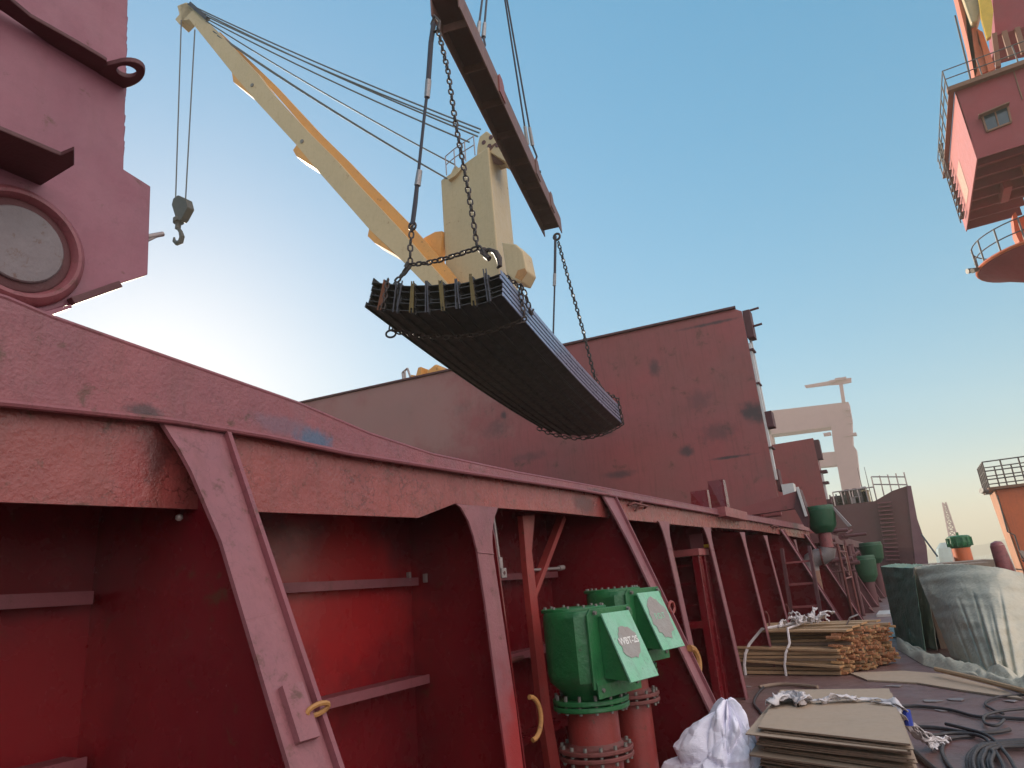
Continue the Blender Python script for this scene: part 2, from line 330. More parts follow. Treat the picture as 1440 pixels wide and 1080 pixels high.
# girder: plate under the ledge with the haunches cut where the stays run in
low = [(-90, 700), (0, 706), (250, 715), (345, 719), (589, 728), (640, 708), (697, 714), (770, 719), (836, 726), (873, 730), (925, 735), (953, 738), (985, 741), (1010, 742), (1035, 744), (1053, 745), (1069, 747), (1131, 757)]
lw = on(low, XF); lw = [V((XF, YA, lw[0].z))] + lw + [V((XF, YB, lw[-1].z))]
m = MB(); m.prism(led + list(reversed(lw)), (-.02, 0, 0)); gd = m.build('girder', GIRD, coam)
m = MB()      # its bottom face plate, going in to the wall as a box
for a, b in zip(lw[:-1], lw[1:]):
    m.add([a + V((-.02, 0, 0)), b + V((-.02, 0, 0)), b + V((-.7, 0, .12)), a + V((-.7, 0, .12))], [(0, 1, 2, 3)])
m.build('girder_soffit', RED, coam)
# narrow upright stays
prof = [((639, 709), 0), ((646, 714), 0), ((657, 734), 0), ((664, 755), 0), ((669, 777), 0), ((680, 848), 0), ((690, 924), 0), ((711, 1080), 0)]
profr = [(698, 714), (693, 728), (690, 746), (690, 762), (692, 784), (706, 878), (723, 994), (733, 1080)]
KV = .07
def onst(a, b, y=None):
    return PP(a, b, (1, 0, KV), XF + .012 + KV * 2.2)
Lp = [onst(*q[0]) for q in prof]; Rp = [onst(*q) for q in profr]
def ext0(p0, p1): t = (0 - p1.z) / (p1.z - p0.z) if p1.z != p0.z else 0; return p1 + (p1 - p0) * t
Lp.append(ext0(Lp[-2], Lp[-1])); Rp.append(ext0(Rp[-2], Rp[-1]))
Yc = 4.05
def upright_stay(Y0, ring=True, scale=1.0, m1=STAY, rusty=None, ztop=None):
    dy = V((0, Y0 - Yc, 0)); f = lambda p: V((p.x, Yc + (p.y - Yc) * scale, p.z)) + dy + V((0, 0, (ztop or 0)))
    L = [f(p) for p in Lp]; Rr = [f(p) for p in Rp]
    for q in (L, Rr): q[-1].z = 0
    m = MB(); m.prism(L + list(reversed(Rr)), (.014, 0, 0)); st = m.build('stay', m1, coam)
    m = MB(); m.prism([(XW, Y0 + .03, 0), (L[-1].x, Y0 + .03, 0), (L[3].x, Y0 + .03, L[3].z), (XF - .021, Y0 + .03, 2.24), (XW, Y0 + .03, 2.36)], (0, .014, 0)); m.build('web', RED, st)
    m = MB(); z = L[4].z; m.tube([V((L[4].x + .014, L[4].y, z)), V((Rr[4].x + .014, Rr[4].y, z - .01))], .005, 6); m.build('weld_bead', STAY, st)
    if ring:
        zc = .80; xc = Rr[-3].x
        m = MB(); c = V((xc, Y0 + .20, zc)); m.tube(arc(c, .095, -math.pi / 2, math.pi / 2, 10, (.25, 1, 0), (0, 0, 1.35)), .016, 8); m.build('lashing_ring', ring if not isinstance(ring, bool) else FLR, st, smooth=True)
    return st
ORR = mat('ochre_ring', (.42, .2, .06), rough=.6, rust=.4, scale=9)
upright_stay(4.05, ORR)
for yy, r_ in ((8.05, False), (10.0, False), (12.3, True), (14.4, True), (18.2, False), (-.9, False)): upright_stay(yy, ring=r_, scale=.85, m1=STAY, ztop=.07 if yy > 5 else 0)
# big raking stays
def raking_stay(Y0, k, wd=.17, ztop=2.36, plate=True):
    n = (1, 0, k); x0 = XF + .014
    f = lambda z: x0 + k * (ztop - z)
    h = wd / 2
    L = [(-.20, ztop), (-.15, ztop - .13), (-.125, ztop - .22), (-h, ztop - .5), (-h, 0)]; Rr = [(.10, ztop), (h, ztop - .12), (h, ztop - .5), (h, ztop - 1.2), (h, 0)]
    nrm = V((1, 0, k)).normalized() * .018
    m = MB(); m.prism([V((f(z), Y0 + y, z)) for y, z in L] + [V((f(z), Y0 + y, z)) for y, z in reversed(Rr)], nrm); st = m.build('raking_stay', STAY, coam)
    m = MB(); m.bar(V((f(ztop - .02) + .015, Y0 + h + .012, ztop - .02)), V((f(0) + .015, Y0 + h + .012, 0)), .02, .06, up=(1, 0, 0)); m.build('edge_strip', REDT, st)
    m = MB(); m.prism([(XW, Y0 + .01, 0), (f(0), Y0 + .01, 0), (f(ztop - .05), Y0 + .01, ztop - .05), (XW, Y0 + .01, ztop - .02)], (0, .014, 0)); m.build('web', RED, st)
    m = MB(); z = ztop - .78; m.tube([V((f(z) + .017, Y0 - h, z)), V((f(z + .02) + .017, Y0 + h, z + .02))], .004, 6); m.build('weld_bead', STAY, st)
    return st, f
s1, f1 = raking_stay(1.795, .5)
m = MB(); zc = 1.27; c = V((f1(zc) + .03, 1.80, zc)); m.bar(c + V((-.04, 0, .085)), c + V((.045, 0, -.085)), .09, .03, up=(1, 0, 0)); pl = m.build('lashing_plate', STAY, s1)
m = MB(); m.tube(arc(c + V((.03, .06, 0)), .035, 0, 2 * math.pi, 14, (.3, 1.1, .12), (.25, 0, .5))[:-1], .009, 7, closed=True); m.build('lashing_ring', ORR, pl, smooth=True)
s3, f3 = raking_stay(6.3, .36, ztop=2.42)
zc = 1.34; m = MB(); m.tube(arc((f3(zc) + .05, 6.42, zc), .05, 0, 2 * math.pi, 12, (.2, 1, 0), (0, .1, 1))[:-1], .014, 7, closed=True); m.build('shackle', PIPE, s3, smooth=True)
zc = .86; m = MB(); m.tube(arc((f3(zc) + .0, 6.38, zc), .13, -math.pi / 2, math.pi / 2, 10, (.2, 1, 0), (0, 0, 1)), .03, 8); m.build('lashing_ring', ORR, s3, smooth=True)
s5, f5 = raking_stay(16.4, .41, ztop=2.42)
raking_stay(20.3, .41, ztop=2.42)
# horizontal stiffeners of the plate
for y0, y1 in ((-2.9, 1.75), (1.85, 4.02), (4.1, 6.25), (6.35, 8.0), (8.1, 9.95), (10.05, 12.25), (12.35, 14.35), (14.45, 18.1)):
    for z in (1.73, 1.09, .45):
        m = MB(); m.span((XW, y0, z), (XW + (.16 if z < 1.5 else .10), y1 - (.0 if z < 1.5 else .02), z + .014)); m.prism([(XW + (.16 if z < 1.5 else .10), y0, z - .035), (XW + (.16 if z < 1.5 else .10), y1, z - .035), (XW + (.16 if z < 1.5 else .10), y1, z + .02), (XW + (.16 if z < 1.5 else .10), y0, z + .02)], (.012, 0, 0))
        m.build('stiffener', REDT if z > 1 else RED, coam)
m = MB()
for p in [P(575, 811, X=-3.1), P(598, 813, X=-3.06), P(150, 862, X=-3.1)]: m.span(p - V((.012, .012, .03)), p + V((.012, .012, .03)))
m.build('weld_clip', DULL, coam)
# inner post and bracing behind the twin vents
m = MB(); m.prism([P(735, 725, X=-2.72), P(752, 725, X=-2.72), P(748, 775, X=-2.72), P(758, 862, X=-2.72), P(775, 1000, X=-2.72), V((-2.72, P(775, 1000, X=-2.72).y + .12, 0)), V((-2.72, P(762, 1000, X=-2.72).y + .1, 0)), P(762, 1000, X=-2.72), P(741, 800, X=-2.72)], (-.05, 0, 0)); m.build('inner_post', REDP, coam)
m = MB(); m.bar(P(790, 728, X=-2.8), P(748, 838, X=-2.8), .07, .05); m.build('brace', REDP, coam)
m = MB(); m.bar(P(808, 738, X=-2.9), P(833, 825, X=-2.9), .09, .02, up=(1, 0, 0)); m.build('brace', REDP, coam)
m = MB(); m.cyl(P(742, 802, X=-2.8), P(788, 799, X=-2.8), .012); m.cyl(P(786, 799, X=-2.8), P(792, 798, X=-2.8), .022); m.build('tie_rod', DULL, coam)
for a in ((712, 935),): 
    m = MB(); m.cyl(P(712, 931, X=-2.9), P(735, 925, X=-2.9), .02); m.build('tie_rod', FLR, coam)
for (yy, l0, l1, zz) in ((7.0, -.15, .35, 2.36), (15.5, -.3, .35, 2.44)):   # hand grips on the girder
    m = MB(); m.tube([(XF + .01, yy + l0, zz), (XF + .06, yy + l0 + .05, zz + .02), (XF + .06, yy + l1 - .05, zz + .01), (XF + .01, yy + l1, zz)], .014, 6); m.tube([(XF + .01, yy + l0 + .2, zz - .05), (XF + .06, yy + l0 + .25, zz + .04), (XF + .06, yy + l0 + .3, zz + .04)], .012, 6); m.build('hand_grip', FLR, coam, smooth=True)
# cleats standing on the rail
def cleat(px, py, Y0, wd, ht, pr=None):
    p = P(px, py, X=XF - .1); m = MB()
    m.prism([p, p + V((0, wd, 0)), p + V((0, wd * .9, ht)), p + V((0, wd * .15, ht))], (.03, 0, 0))
    m.prism([p, p + V((-.25, 0, 0)), p + V((-.22, 0, ht)), p + V((0, wd * .15, ht))], (0, .03, 0))
    m.prism([p + V((0, wd, 0)), p + V((-.25, wd, 0)), p + V((-.22, wd, ht)), p + V((0, wd * .9, ht))], (0, -.03, 0))
    return m.build('cover_stopper', RED, coam)
cleat(996, 722, 0, .16, .36); cleat(1022, 726, 0, .24, .62)
m = MB(); m.span((XF - .02, 10.6, 2.42), (XF + .16, 12.2, 2.56)); m.build('stopper_bracket', REDM, coam)
m = MB(); m.prism([(XF, 20.4, 2.6), (XF, 21.5, 2.55), (XF, 20.9, 3.55), (XF, 20.7, 3.55)], (-.05, 0, 0)); m.build('end_bracket', REDT, coam)
# dark and blue smears in the paint of the rail
off_ = V((-3.2, 0, 0))
add_spot(REDR, P(205, 580, X=XF + .05) - off_, (.2, .11, .045), (.06, .03, .035), .85)
add_spot(REDR, P(442, 617, X=XF + .05) - off_, (.2, .17, .07), (.05, .10, .17), .9)
add_spot(REDR, P(400, 598, X=XF + .05) - off_, (.2, .25, .06), (.12, .09, .13), .5)
add_spot(REDR, P(840, 692, X=XF + .05) - off_, (.2, .3, .05), (.06, .03, .035), .8)
add_spot(GIRD, P(215, 640, X=XF) - off_, (.2, .10, .15), (.07, .02, .02), .8)  # dark shade beside the nearest raking stay painted into the girder
add_spot(GIRD, P(825, 710, X=XF) - off_, (.2, .35, .10), (.09, .02, .02), .85)

add_spot(RED, P(475, 850, X=XW) - off_, (.3, 1.05, .75), (.34, .016, .018), .9)  # red glow on the bay panel painted into its colour
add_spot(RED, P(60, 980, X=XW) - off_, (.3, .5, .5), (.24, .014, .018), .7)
add_spot(STAY, V((-2.4, 4.15, .55)) - off_, (.35, .45, .98), (.27, .018, .02), 1.0)
add_spot(GIRD, P(185, 655, X=XF) - off_, (.2, .09, .2), (.24, .03, .03), .6)

# second coaming, forward
co2 = thing('hatch_coaming', 'farther red hatch coaming with raking stays beyond the bent grey vent pipe', 'coaming', (-3.2, 25, 0))
m = MB(); m.span((XW - .02, 25, 0), (XW, 52, 2.6)); m.build('coaming_plate', FORE, co2)
m = MB(); m.span((XF - .7, 25, 2.3), (XF, 52, 2.62)); m.build('girder', FORE, co2)
for i in range(9):
    y = 25.6 + i * 3.0; m = MB(); m.prism([(XW, y, 0), (-1.55, y, 0), (-1.7, y, .15), (XF, y, 2.3), (XW, y, 2.3)], (0, .02, 0)); st = m.build('raking_stay', FORE, co2)
    m = MB(); m.bar((-1.6, y + .01, .06), (XF, y + .01, 2.3), .14, .02, up=(1, 0, 0)); m.build('flange', STAY, st)

# ================================================================ LAMP, PIPES ETC. on coaming
t = thing('bulkhead_lamp', 'small lamp with round glass hanging by its rod beside the nearest raking stay', 'lamp', P(262, 722, X=-2.55))
m = MB(); m.cyl(P(266, 668, X=-2.6), P(262, 712, X=-2.6), .006, n=8); m.build('rod', DULL, t)
q = P(262, 718, X=-2.6); m = MB(); m.lathe(q, [(.01, .03), (.022, .02), (.024, -.01), (.018, -.025), (.004, -.03)], 12); m.build('body', COVERD, t, smooth=True)
q = P(252, 727, X=-2.6); m = MB(); m.lathe(q, [(.004, .012), (.014, .006), (.015, -.008), (.006, -.016)], 12); m.build('lamp_glass', SHINE, t, smooth=True)
t = thing('junction_box', 'small square box with a hole on a thin pipe right of the upright stay', 'junction box', P(707, 802, X=-2.6))
m = MB(); q = P(706, 806, X=-2.6); m.span(q - V((.03, .035, .035)), q + V((.02, .035, .035))); b_ = m.build('box', DULL, t, bevel=.004)
m = MB(); m.cyl(q + V((.02, 0, 0)), q + V((.024, 0, 0)), .012); m.build('hole', COVERD, b_)
m = MB(); m.cyl(q + V((0, -.02, .04)), P(692, 715, X=-2.6), .011); m.cyl(q + V((0, -.02, .035)), q + V((0, -.02, .11)), .022); m.build('conduit', DULL, t, smooth=True)

# ================================================================ VENTS
def vent(loc, ang, label, text, second=False, pipe_r=.18, sc=1.0):
    t = thing('tank_vent', label, 'vent', loc, 'twin green tank vents')
    B = V(loc); Rz = Matrix.Rotation(ang, 3, 'Z')
    def W(x, y, z): return B + Rz @ V((x * sc, y * sc, z))
    m = MB(); m.lathe(W(0, 0, 0), [(pipe_r, -loc[2]), (pipe_r, .78)], 28); m.build('pipe', PIPE, t, smooth=True)
    m = MB()
    zf = .50 if not second else .60
    for z in (zf - .035, zf + .008): m.lathe(W(0, 0, z), [(pipe_r + .03, 0), (pipe_r + .075, 0), (pipe_r + .08, .006), (pipe_r + .08, .022), (pipe_r + .075, .028), (pipe_r + .01, .028)], 32)
    m.lathe(W(0, 0, zf + .034), [(pipe_r + .022, 0), (pipe_r + .002, .03)], 28)
    fl = m.build('flange', FLR, t, smooth=True)
    m = MB(); m.bolts(W(0, 0, zf - .06), pipe_r + .055, 14, .013, .12); m.build('bolts', BOLT, fl)
    m = MB(); r2 = pipe_r + .01
    for z in (.775, .815): m.lathe(W(0, 0, z), [(r2, 0), (r2 + .075, 0), (r2 + .08, .006), (r2 + .08, .026), (r2 + .075, .032), (r2, .032)], 36)
    fg = m.build('flange', GREEN, t, smooth=True)
    m = MB(); m.bolts(W(0, 0, .76), r2 + .055, 14, .012, .12); m.build('bolts', BOLT, fg)
    # D shaped body: round back, flat front
    wd, dp = .31, .27
    def outline(k, z, fr=0):
        pts = [W(wd * k * math.cos(a), dp * k * math.sin(a) * 1.0, z) for a in [math.pi * i / 14 for i in range(15)]]
        pts += [W(-wd * k, -.17 * k, z), W(-wd * .78 * k, -.24 * k, z), W(wd * .78 * k, -.24 * k, z), W(wd * k, -.17 * k, z)]
        return pts
    m = MB(); rings = [(.60, .85), (.72, .90), (.97, .97), (1.0, 1.02), (1.0, 1.38), (.99, 1.41), (.95, 1.43)]
    n0 = 19; vs = []
    for k, z in rings: vs += outline(k, z)
    fs = [(j * n0 + i, j * n0 + (i + 1) % n0, (j + 1) * n0 + (i + 1) % n0, (j + 1) * n0 + i) for j in range(len(rings) - 1) for i in range(n0)] + [tuple(range(n0 - 1, -1, -1)), tuple((len(rings) - 1) * n0 + i for i in range(n0))]
    m.add(vs, fs); m.build('body', GREEN, t, smooth=True)
    m = MB(); m.lathe(W(-.03, .05, 1.425), [(.235, 0), (.24, .004), (.24, .022), (.235, .026)], 28); cp = m.build('top_cover', GREEN, t, smooth=True)
    m = MB(); m.bolts(W(-.03, .05, 1.448), .215, 12, .011, .018); m.build('bolts', BOLT, cp)
    # front frame plate with upper tab and lower tab
    def FRM(x0, x1, z0, z1, y0, y1): return [W(x0, y0, z0), W(x1, y0, z0), W(x1, y0, z1), W(x0, y0, z1)]
    m = MB()
    m.prism([W(-.27, -.241, .93), W(.27, -.241, .93), W(.27, -.241, 1.40), W(.23, -.241, 1.44), W(-.23, -.241, 1.44), W(-.27, -.241, 1.40)], Rz @ V((0, -.018, 0)))
    m.prism([W(-.25, -.261, .90), W(.25, -.261, .90), W(.25, -.261, .985), W(-.25, -.261, .985)], Rz @ V((0, -.012, -.03)))
    fr = m.build('front_frame', GREEN, t, bevel=.004)
    m = MB()
    for x in (-.2, .2):
        for z in (.925, 1.415): m.cyl(W(x, -.265, z), W(x, -.285, z - .004), .014, n=6)
    m.build('bolts', BOLT, fr)
    # hood: wedge flaring out downwards
    hw = .155; y0 = -.262; yo = -.262 - .205
    m = MB()
    m.prism([W(-hw, y0, 1.385), W(-hw, y0, .99), W(-hw, yo, .975), W(-hw, y0 - .03, 1.385)], Rz @ V((.012 * sc, 0, 0)))
    h2 = m.build('hood', GREEN, t); m = MB()
    m.prism([W(hw - .012, y0, 1.385), W(hw - .012, y0, .99), W(hw - .012, yo, .975), W(hw - .012, y0 - .03, 1.385)], Rz @ V((.012 * sc, 0, 0)))
    hd = m.build('hood', GREEN, t)
    m = MB(); a, b, c, d = W(-hw - .01, y0 - .028, 1.40), W(hw + .01, y0 - .028, 1.40), W(hw + .01, yo - .005, .965), W(-hw - .01, yo - .005, .965)
    nn = (b - a).cross(d - a).normalized()
    if nn.dot(Rz @ V((0, -1, 0))) < 0: nn = -nn
    m.prism([a, b, c, d], nn * .014); hp = m.build('hood_plate', GREENL, hd, bevel=.003)
    # bare primer patch where the stencil is
    ex = (b - a) / (b - a).length; ey = (a - d).normalized(); cc = (a + b + c + d) / 4 + nn * .0165 + ey * .015
    m = MB(); rr = random.Random(11 + second); pts = []
    for i in range(28):
        q = 2 * math.pi * i / 28; r = 1 + rr.uniform(-.12, .1); pts.append(cc + ex * (.135 if second else .115) * math.cos(q) * r + ey * (.17 if second else .115) * math.sin(q) * r)
    m.prism(pts, nn * .0012); m.build('primer_patch', GREY, hp)
    cu = bpy.data.curves.new('stencil', 'FONT'); cu.body = text; cu.size = .066; cu.extrude = .0006; cu.offset = .0012; cu.align_x = 'CENTER'; cu.align_y = 'CENTER'; cu.space_character = .95
    tmp = bpy.data.objects.new('stencil', cu); COL.objects.link(tmp)
    dg = bpy.context.evaluated_depsgraph_get(); me = bpy.data.meshes.new_from_object(tmp.evaluated_get(dg)); bpy.data.objects.remove(tmp)
    rot = Matrix((ex, ey, ex.cross(ey))).transposed(); o0 = cc + nn * .0022 + ey * .01
    if rot.col[2].dot(nn) < 0: rot = Matrix((-ex, ey, (-ex).cross(ey))).transposed()
    off = parent_loc(hp)
    for v in me.vertices: v.co = rot @ v.co * 1.0 + o0 - off
    me.materials.clear(); me.materials.append(WHITE if not second else GREENL)
    so = bpy.data.objects.new('stencil', me); COL.objects.link(so); so.parent = hp
    return t
vent((-2.21, 4.80, 0), R(76), 'nearer green tank vent head with stencilled slanted hood, on a flanged red pipe', 'WBT-2S')
vent((-2.26, 5.70, .10), R(76), 'farther green tank vent head with greyish hood, touching the raking stay', 'F.O.T', True, pipe_r=.15, sc=.97)

# ================================================================ LADDERS
t = thing('deck_ladder', 'dark red steel frame ladder with flat top standing just past the green vents', 'ladder', (-2.9, 9.6, 0))
for x in (-3.12, -2.60):
    m = MB(); m.span((x - .05, 9.5, 0), (x + .05, 9.66, 1.9)); m.span((x - .05, 9.8, 0), (x + .05, 9.96, 1.9)); m.build('post', RED, t, bevel=.006)
m = MB(); m.span((-3.2, 9.47, 1.86), (-2.53, 9.99, 1.95)); m.build('top_frame', REDM, t, bevel=.006)
m = MB(); m.span((-3.08, 9.5, .93), (-2.64, 9.56, 1.02)); m.span((-2.64, 9.66, .93), (-2.56, 9.8, 1.02)); m.build('cross_bar', RED, t)
for z in (.35, .65, 1.22, 1.5, 1.74):
    m = MB(); m.bar((-3.08, 9.62, z), (-2.64, 9.62, z), .05, .02); m.build('rung', RED, t)
t = thing('upright_locker_post', 'pale square post rising above the flat top of the dark red ladder', 'post', (-2.9, 11, 0))
m = MB(); a = P(968, 752, Y=9.98); b_ = P(986, 752, Y=9.98); m.span((a.x, 10.0, 0), (b_.x, 10.14, a.z)); m.build('post_body', REDT, t)
m = MB(); m.cyl((b_.x, 10.05, a.z - .18), (b_.x + .07, 10.05, a.z - .18), .03); m.build('knob', YEL, t)
t = thing('deck_ladder', 'dark narrow ladder with four rungs leaning at the far end of the near coaming', 'ladder', (-2.2, 16.8, 0))
m = MB()
for x in (-2.52, -1.96): m.bar((x, 15.7, 0), (x + .02, 16.1, 2.0), .06, .12)
m.build('stile', COVERD, t)
for z in (.35, .8, 1.25, 1.7):
    m = MB(); m.bar((-2.5, 15.75 + z * .2, z), (-1.96, 15.75 + z * .2, z), .1, .04); m.build('rung', REDM, t)

# bent vent pipe with green head
def head(t, c, r, h):
    m = MB(); m.lathe(c, [(r * .55, -.25 * h), (r * .85, 0), (r * .9, .1 * h), (r * 1.0, .8 * h), (r * .95, .83 * h), (r * .95, .95 * h), (r * .9, h)], 14); g = m.build('vent_head', GREEND, t, smooth=True); return g
t = thing('bent_vent_pipe', 'tall grey and rusty vent pipe with an elbow and a green head', 'vent pipe', (-1.95, 18.6, 0))
m = MB(); Yv = 18.6; a = P(1150, 860, Y=Yv); a = V((P(1140, 800, Y=Yv).x, Yv, 0)); b1 = V((a.x, Yv, P(1140, 800, Y=Yv).z + .25)); c1 = P(1163, 782, Y=Yv); up_ = V((c1.x + .0, Yv, c1.z)); tp_ = P(1158, 745, Y=Yv)
m.cyl(a, V((a.x, Yv, b1.z - .25)), .19, n=20); m.build('lower_pipe', ORR if False else mat('rusty_lower_pipe', (.27, .13, .08), (.2, .1, .08), rust=.5, rough=.6, scale=3), t, smooth=True)
m = MB(); zz = c1.z; x0 = a.x; x1 = tp_.x
m.tube([(x0, Yv, b1.z - .3), (x0, Yv, zz - .22), (x0 + .06, Yv, zz - .07), (x0 + .22, Yv, zz), (x1 - .15, Yv, zz), (x1 - .04, Yv, zz + .05), (x1, Yv, zz + .2)], .2, 16); el = m.build('elbow', DULL, t, smooth=True)
m = MB(); m.cyl((x0 + .30, Yv, zz), (x0 + .34, Yv, zz), .23, n=20); m.build('clamp', FLR, el)
m = MB(); m.cyl((x1, Yv, zz + .2), (x1, Yv, zz + .62), .15, n=16); m.build('neck', REDM, t, smooth=True)
g = head(t, V((x1, Yv, zz + .68)), .36, .52)
m = MB(); q = V((x1 + .28, Yv - .1, zz + 1.15)); m.prism([q, q + V((.05, 0, 0)), q + V((.35, 0, -.5)), q + V((.28, 0, -.52))], (0, .3, 0)); m.build('flap', DULL, g)
t = thing('handrail_stand', 'thin rusty pipe handrails beside the bent grey vent pipe', 'handrail', (-1.7, 19.6, 0))
for x, y in ((-1.75, 20.2), (-1.75, 22.4), (-1.9, 24.2)): m = MB(); m.cyl((x, y, 0), (x, y, 2.1), .035, n=8); m.build('post', FLR, t)
m = MB(); m.cyl((-1.75, 20.2, 2.0), (-2.4, 21.4, 2.6), .03, n=8); m.cyl((-1.75, 20.2, 1.2), (-1.75, 22.4, 1.2), .025, n=8); m.cyl((-1.75, 20.2, 1.9), (-1.75, 22.4, 1.9), .025, n=8); m.build('rail', FLR, t)
for (x, Y0, z, r, lb) in ((-1.75, 29, 1.15, .42, 'low green vent drum standing among the far raking stays'), (-1.75, 36, 1.75, .5, 'shaded green vent head farthest along the far coaming')):
    t = thing('far_vent', lb, 'vent', (x, Y0, 0), 'green vents by the far coaming'); m = MB(); m.cyl((x, Y0, 0), (x, Y0, z), .2, n=12); m.build('pipe', FORE, t, smooth=True); head(t, V((x, Y0, z - .1)), r, .75)
t = thing('valve_cluster', 'tangle of dark red pipes and valves behind the bent vent pipe', 'pipework', (-2.3, 25.5, 0))
rr = random.Random(4); m = MB()
for i in range(16):
    a = V((-2.2 + rr.uniform(-.5, .6), 23.8 + rr.uniform(0, 1.6), rr.uniform(1.2, 2.6))); d = V(rr.choice([(1, 0, 0), (0, 0, 1), (.5, .4, .3)])); m.cyl(a, a + d * rr.uniform(.3, .7), rr.uniform(.03, .08), n=8)
    m.cyl(a, a + V((0, .03, 0)) , .12, n=10)
for x in (-2.6, -2.2, -1.8): m.cyl((x, 24.3, 0), (x, 24.3, 2.1), .06, n=8)
m.build('pipes', FORE, t)

# ================================================================ HATCH COVERS
hc = thing('hatch_cover', 'large rusty red hatch cover standing upright across the hold, behind the hanging steel', 'hatch cover', (-12, 20, 2.6), 'hatch covers standing open')
Yh = 19.5; A = P(1042, 432, Y=Yh); Bb = P(1100, 700, Y=Yh); k_ = (9.93 - 1.6) and (A.z - 1.6) / (P(410, 570, Y=Yh).z - 1.6); Cc = P(410, 570, Y=Yh * k_)
dirL = (V((Cc.x, Cc.y, 0)) - V((A.x, A.y, 0))).normalized(); Aend = V((A.x, A.y, 0)) + dirL * 21
def hv(p, z): return V((p.x, p.y, z))
nb = V((dirL.y, -dirL.x, 0)); nb = nb if nb.y > 0 else -nb
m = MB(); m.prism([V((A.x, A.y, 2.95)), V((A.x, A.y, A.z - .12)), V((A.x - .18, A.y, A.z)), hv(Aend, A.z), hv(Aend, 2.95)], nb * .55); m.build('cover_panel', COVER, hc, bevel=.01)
q = V((A.x, A.y, 0))
m = MB(); m.bar(hv(q + dirL * .15 - nb * .01, A.z + .03), hv(Aend - nb * .01, A.z + .03), .12, .06); m.build('top_edge', COVERD, hc)
m = MB(); m.span((A.x + .005, A.y + .06, 3.9), (A.x + .06, A.y + .2, A.z - 1.1)); m.span((A.x + .005, A.y + .32, 5.4), (A.x + .06, A.y + .5, A.z - .7)); m.build('rubber_seal', SHINE, hc)
for z, h, dx, yo in ((A.z - .95, .85, .2, .05), (5.35, .45, .24, .1), (4.75, .05, .12, 0), (7.6, .06, .12, 0), (6.6, .05, .1, 0), (3.6, .6, .1, .2)): m = MB(); m.span((A.x + .002, A.y + yo, z), (A.x + dx, A.y + yo + .4, z + h)); m.build('hinge_block', COVERD, hc, bevel=.01)
for z in (A.z - .1, A.z - .6): m = MB(); m.cyl((A.x + .1, A.y + .2, z), (A.x + .45, A.y + .2, z + .02), .035, n=8); m.build('hinge_pin', COVERD, hc)
m = MB(); m.span((-2.75, Yh + .1, 3.2), (-2.45, Yh + .5, 3.75)); m.build('wheel_bracket', SHINE, hc)
for (px, py, ry, rz, k) in ((1058, 578, .35, .3, .7), (915, 515, .16, .3, .5), (700, 582, .1, .16, .6), (640, 572, .3, .2, .4), (847, 602, .2, .2, .6), (962, 632, .2, .16, .6), (790, 560, .5, .3, .4), (690, 600, .5, .3, .35), (560, 580, 1.2, .6, .3), (980, 560, .4, .3, .3), (1000, 450, .9, .05, .6), (1030, 640, .6, .04, .8), (1005, 605, .5, .3, .35), (740, 640, .6, .15, .3), (870, 665, .5, .12, .5)):
    c_ = P(px, py, Y=Yh - .3); c_ = P(px, py, Y=Yh - .3 + (c_.x - A.x) * dirL.y / dirL.x)
    add_spot(COVER, c_ - V((-12, 20, 2.6)), (ry * 1.5, .8, rz * 1.5), (.055, .03, .03), min(1, k * 1.5))
cr = thing('hatch_crossbeam', 'dusky red horizontal beam with a pointed end lying over the coaming end', 'beam', (-3, 18.5, 2.7))
m = MB(); a, b1, c1, d1 = P(1043, 714, Y=18.2), P(1122, 690, Y=18.2), P(1124, 714, Y=18.2), P(1043, 726, Y=18.2)
m.prism([a, b1, c1, d1], (0, .35, 0)); m.build('beam_web', COVER, cr)
m = MB(); m.prism([P(1120, 685, Y=18.1), P(1124, 687, Y=18.1), P(1137, 724, Y=18.1), P(1137, 742, Y=18.1), P(1131, 740, Y=18.1), P(1117, 715, Y=18.1)], (0, .5, 0)); m.build('end_plate', COVERD, cr)
m = MB(); m.bar(P(1121, 685, Y=18.05), P(1134, 726, Y=18.05), .06, .06); m.build('edge', SHINE, cr)
m = MB(); m.span((-8, 18.9, 2.75), (-3.3, 19.3, 3.15)); m.build('lower_rail', RED, cr)
hc2 = thing('hatch_cover', 'second smaller upright red hatch cover, farther forward, right of the big one', 'hatch cover', (-10, 34, 2.6), 'hatch covers standing open')
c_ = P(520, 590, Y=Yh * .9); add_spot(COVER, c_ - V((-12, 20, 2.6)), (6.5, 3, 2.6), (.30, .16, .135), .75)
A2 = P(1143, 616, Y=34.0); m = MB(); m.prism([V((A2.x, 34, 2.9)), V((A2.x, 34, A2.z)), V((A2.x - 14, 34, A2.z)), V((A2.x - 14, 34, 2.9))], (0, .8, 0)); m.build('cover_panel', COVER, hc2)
for z, h, dx in ((A2.z - 1.0, .9, .22), (5.6, .12, .28), (5.1, .1, .25), (4.2, .2, .2), (3.4, .5, .2)): m = MB(); m.span((A2.x + .002, 34.0, z), (A2.x + dx, 34.5, z + h)); m.build('hinge_block', COVERD, hc2)
m = MB(); m.span((A2.x + .003, 34.1, 3.3), (A2.x + .08, 34.4, 5.6)); m.build('rubber_seal', SHINE, hc2)

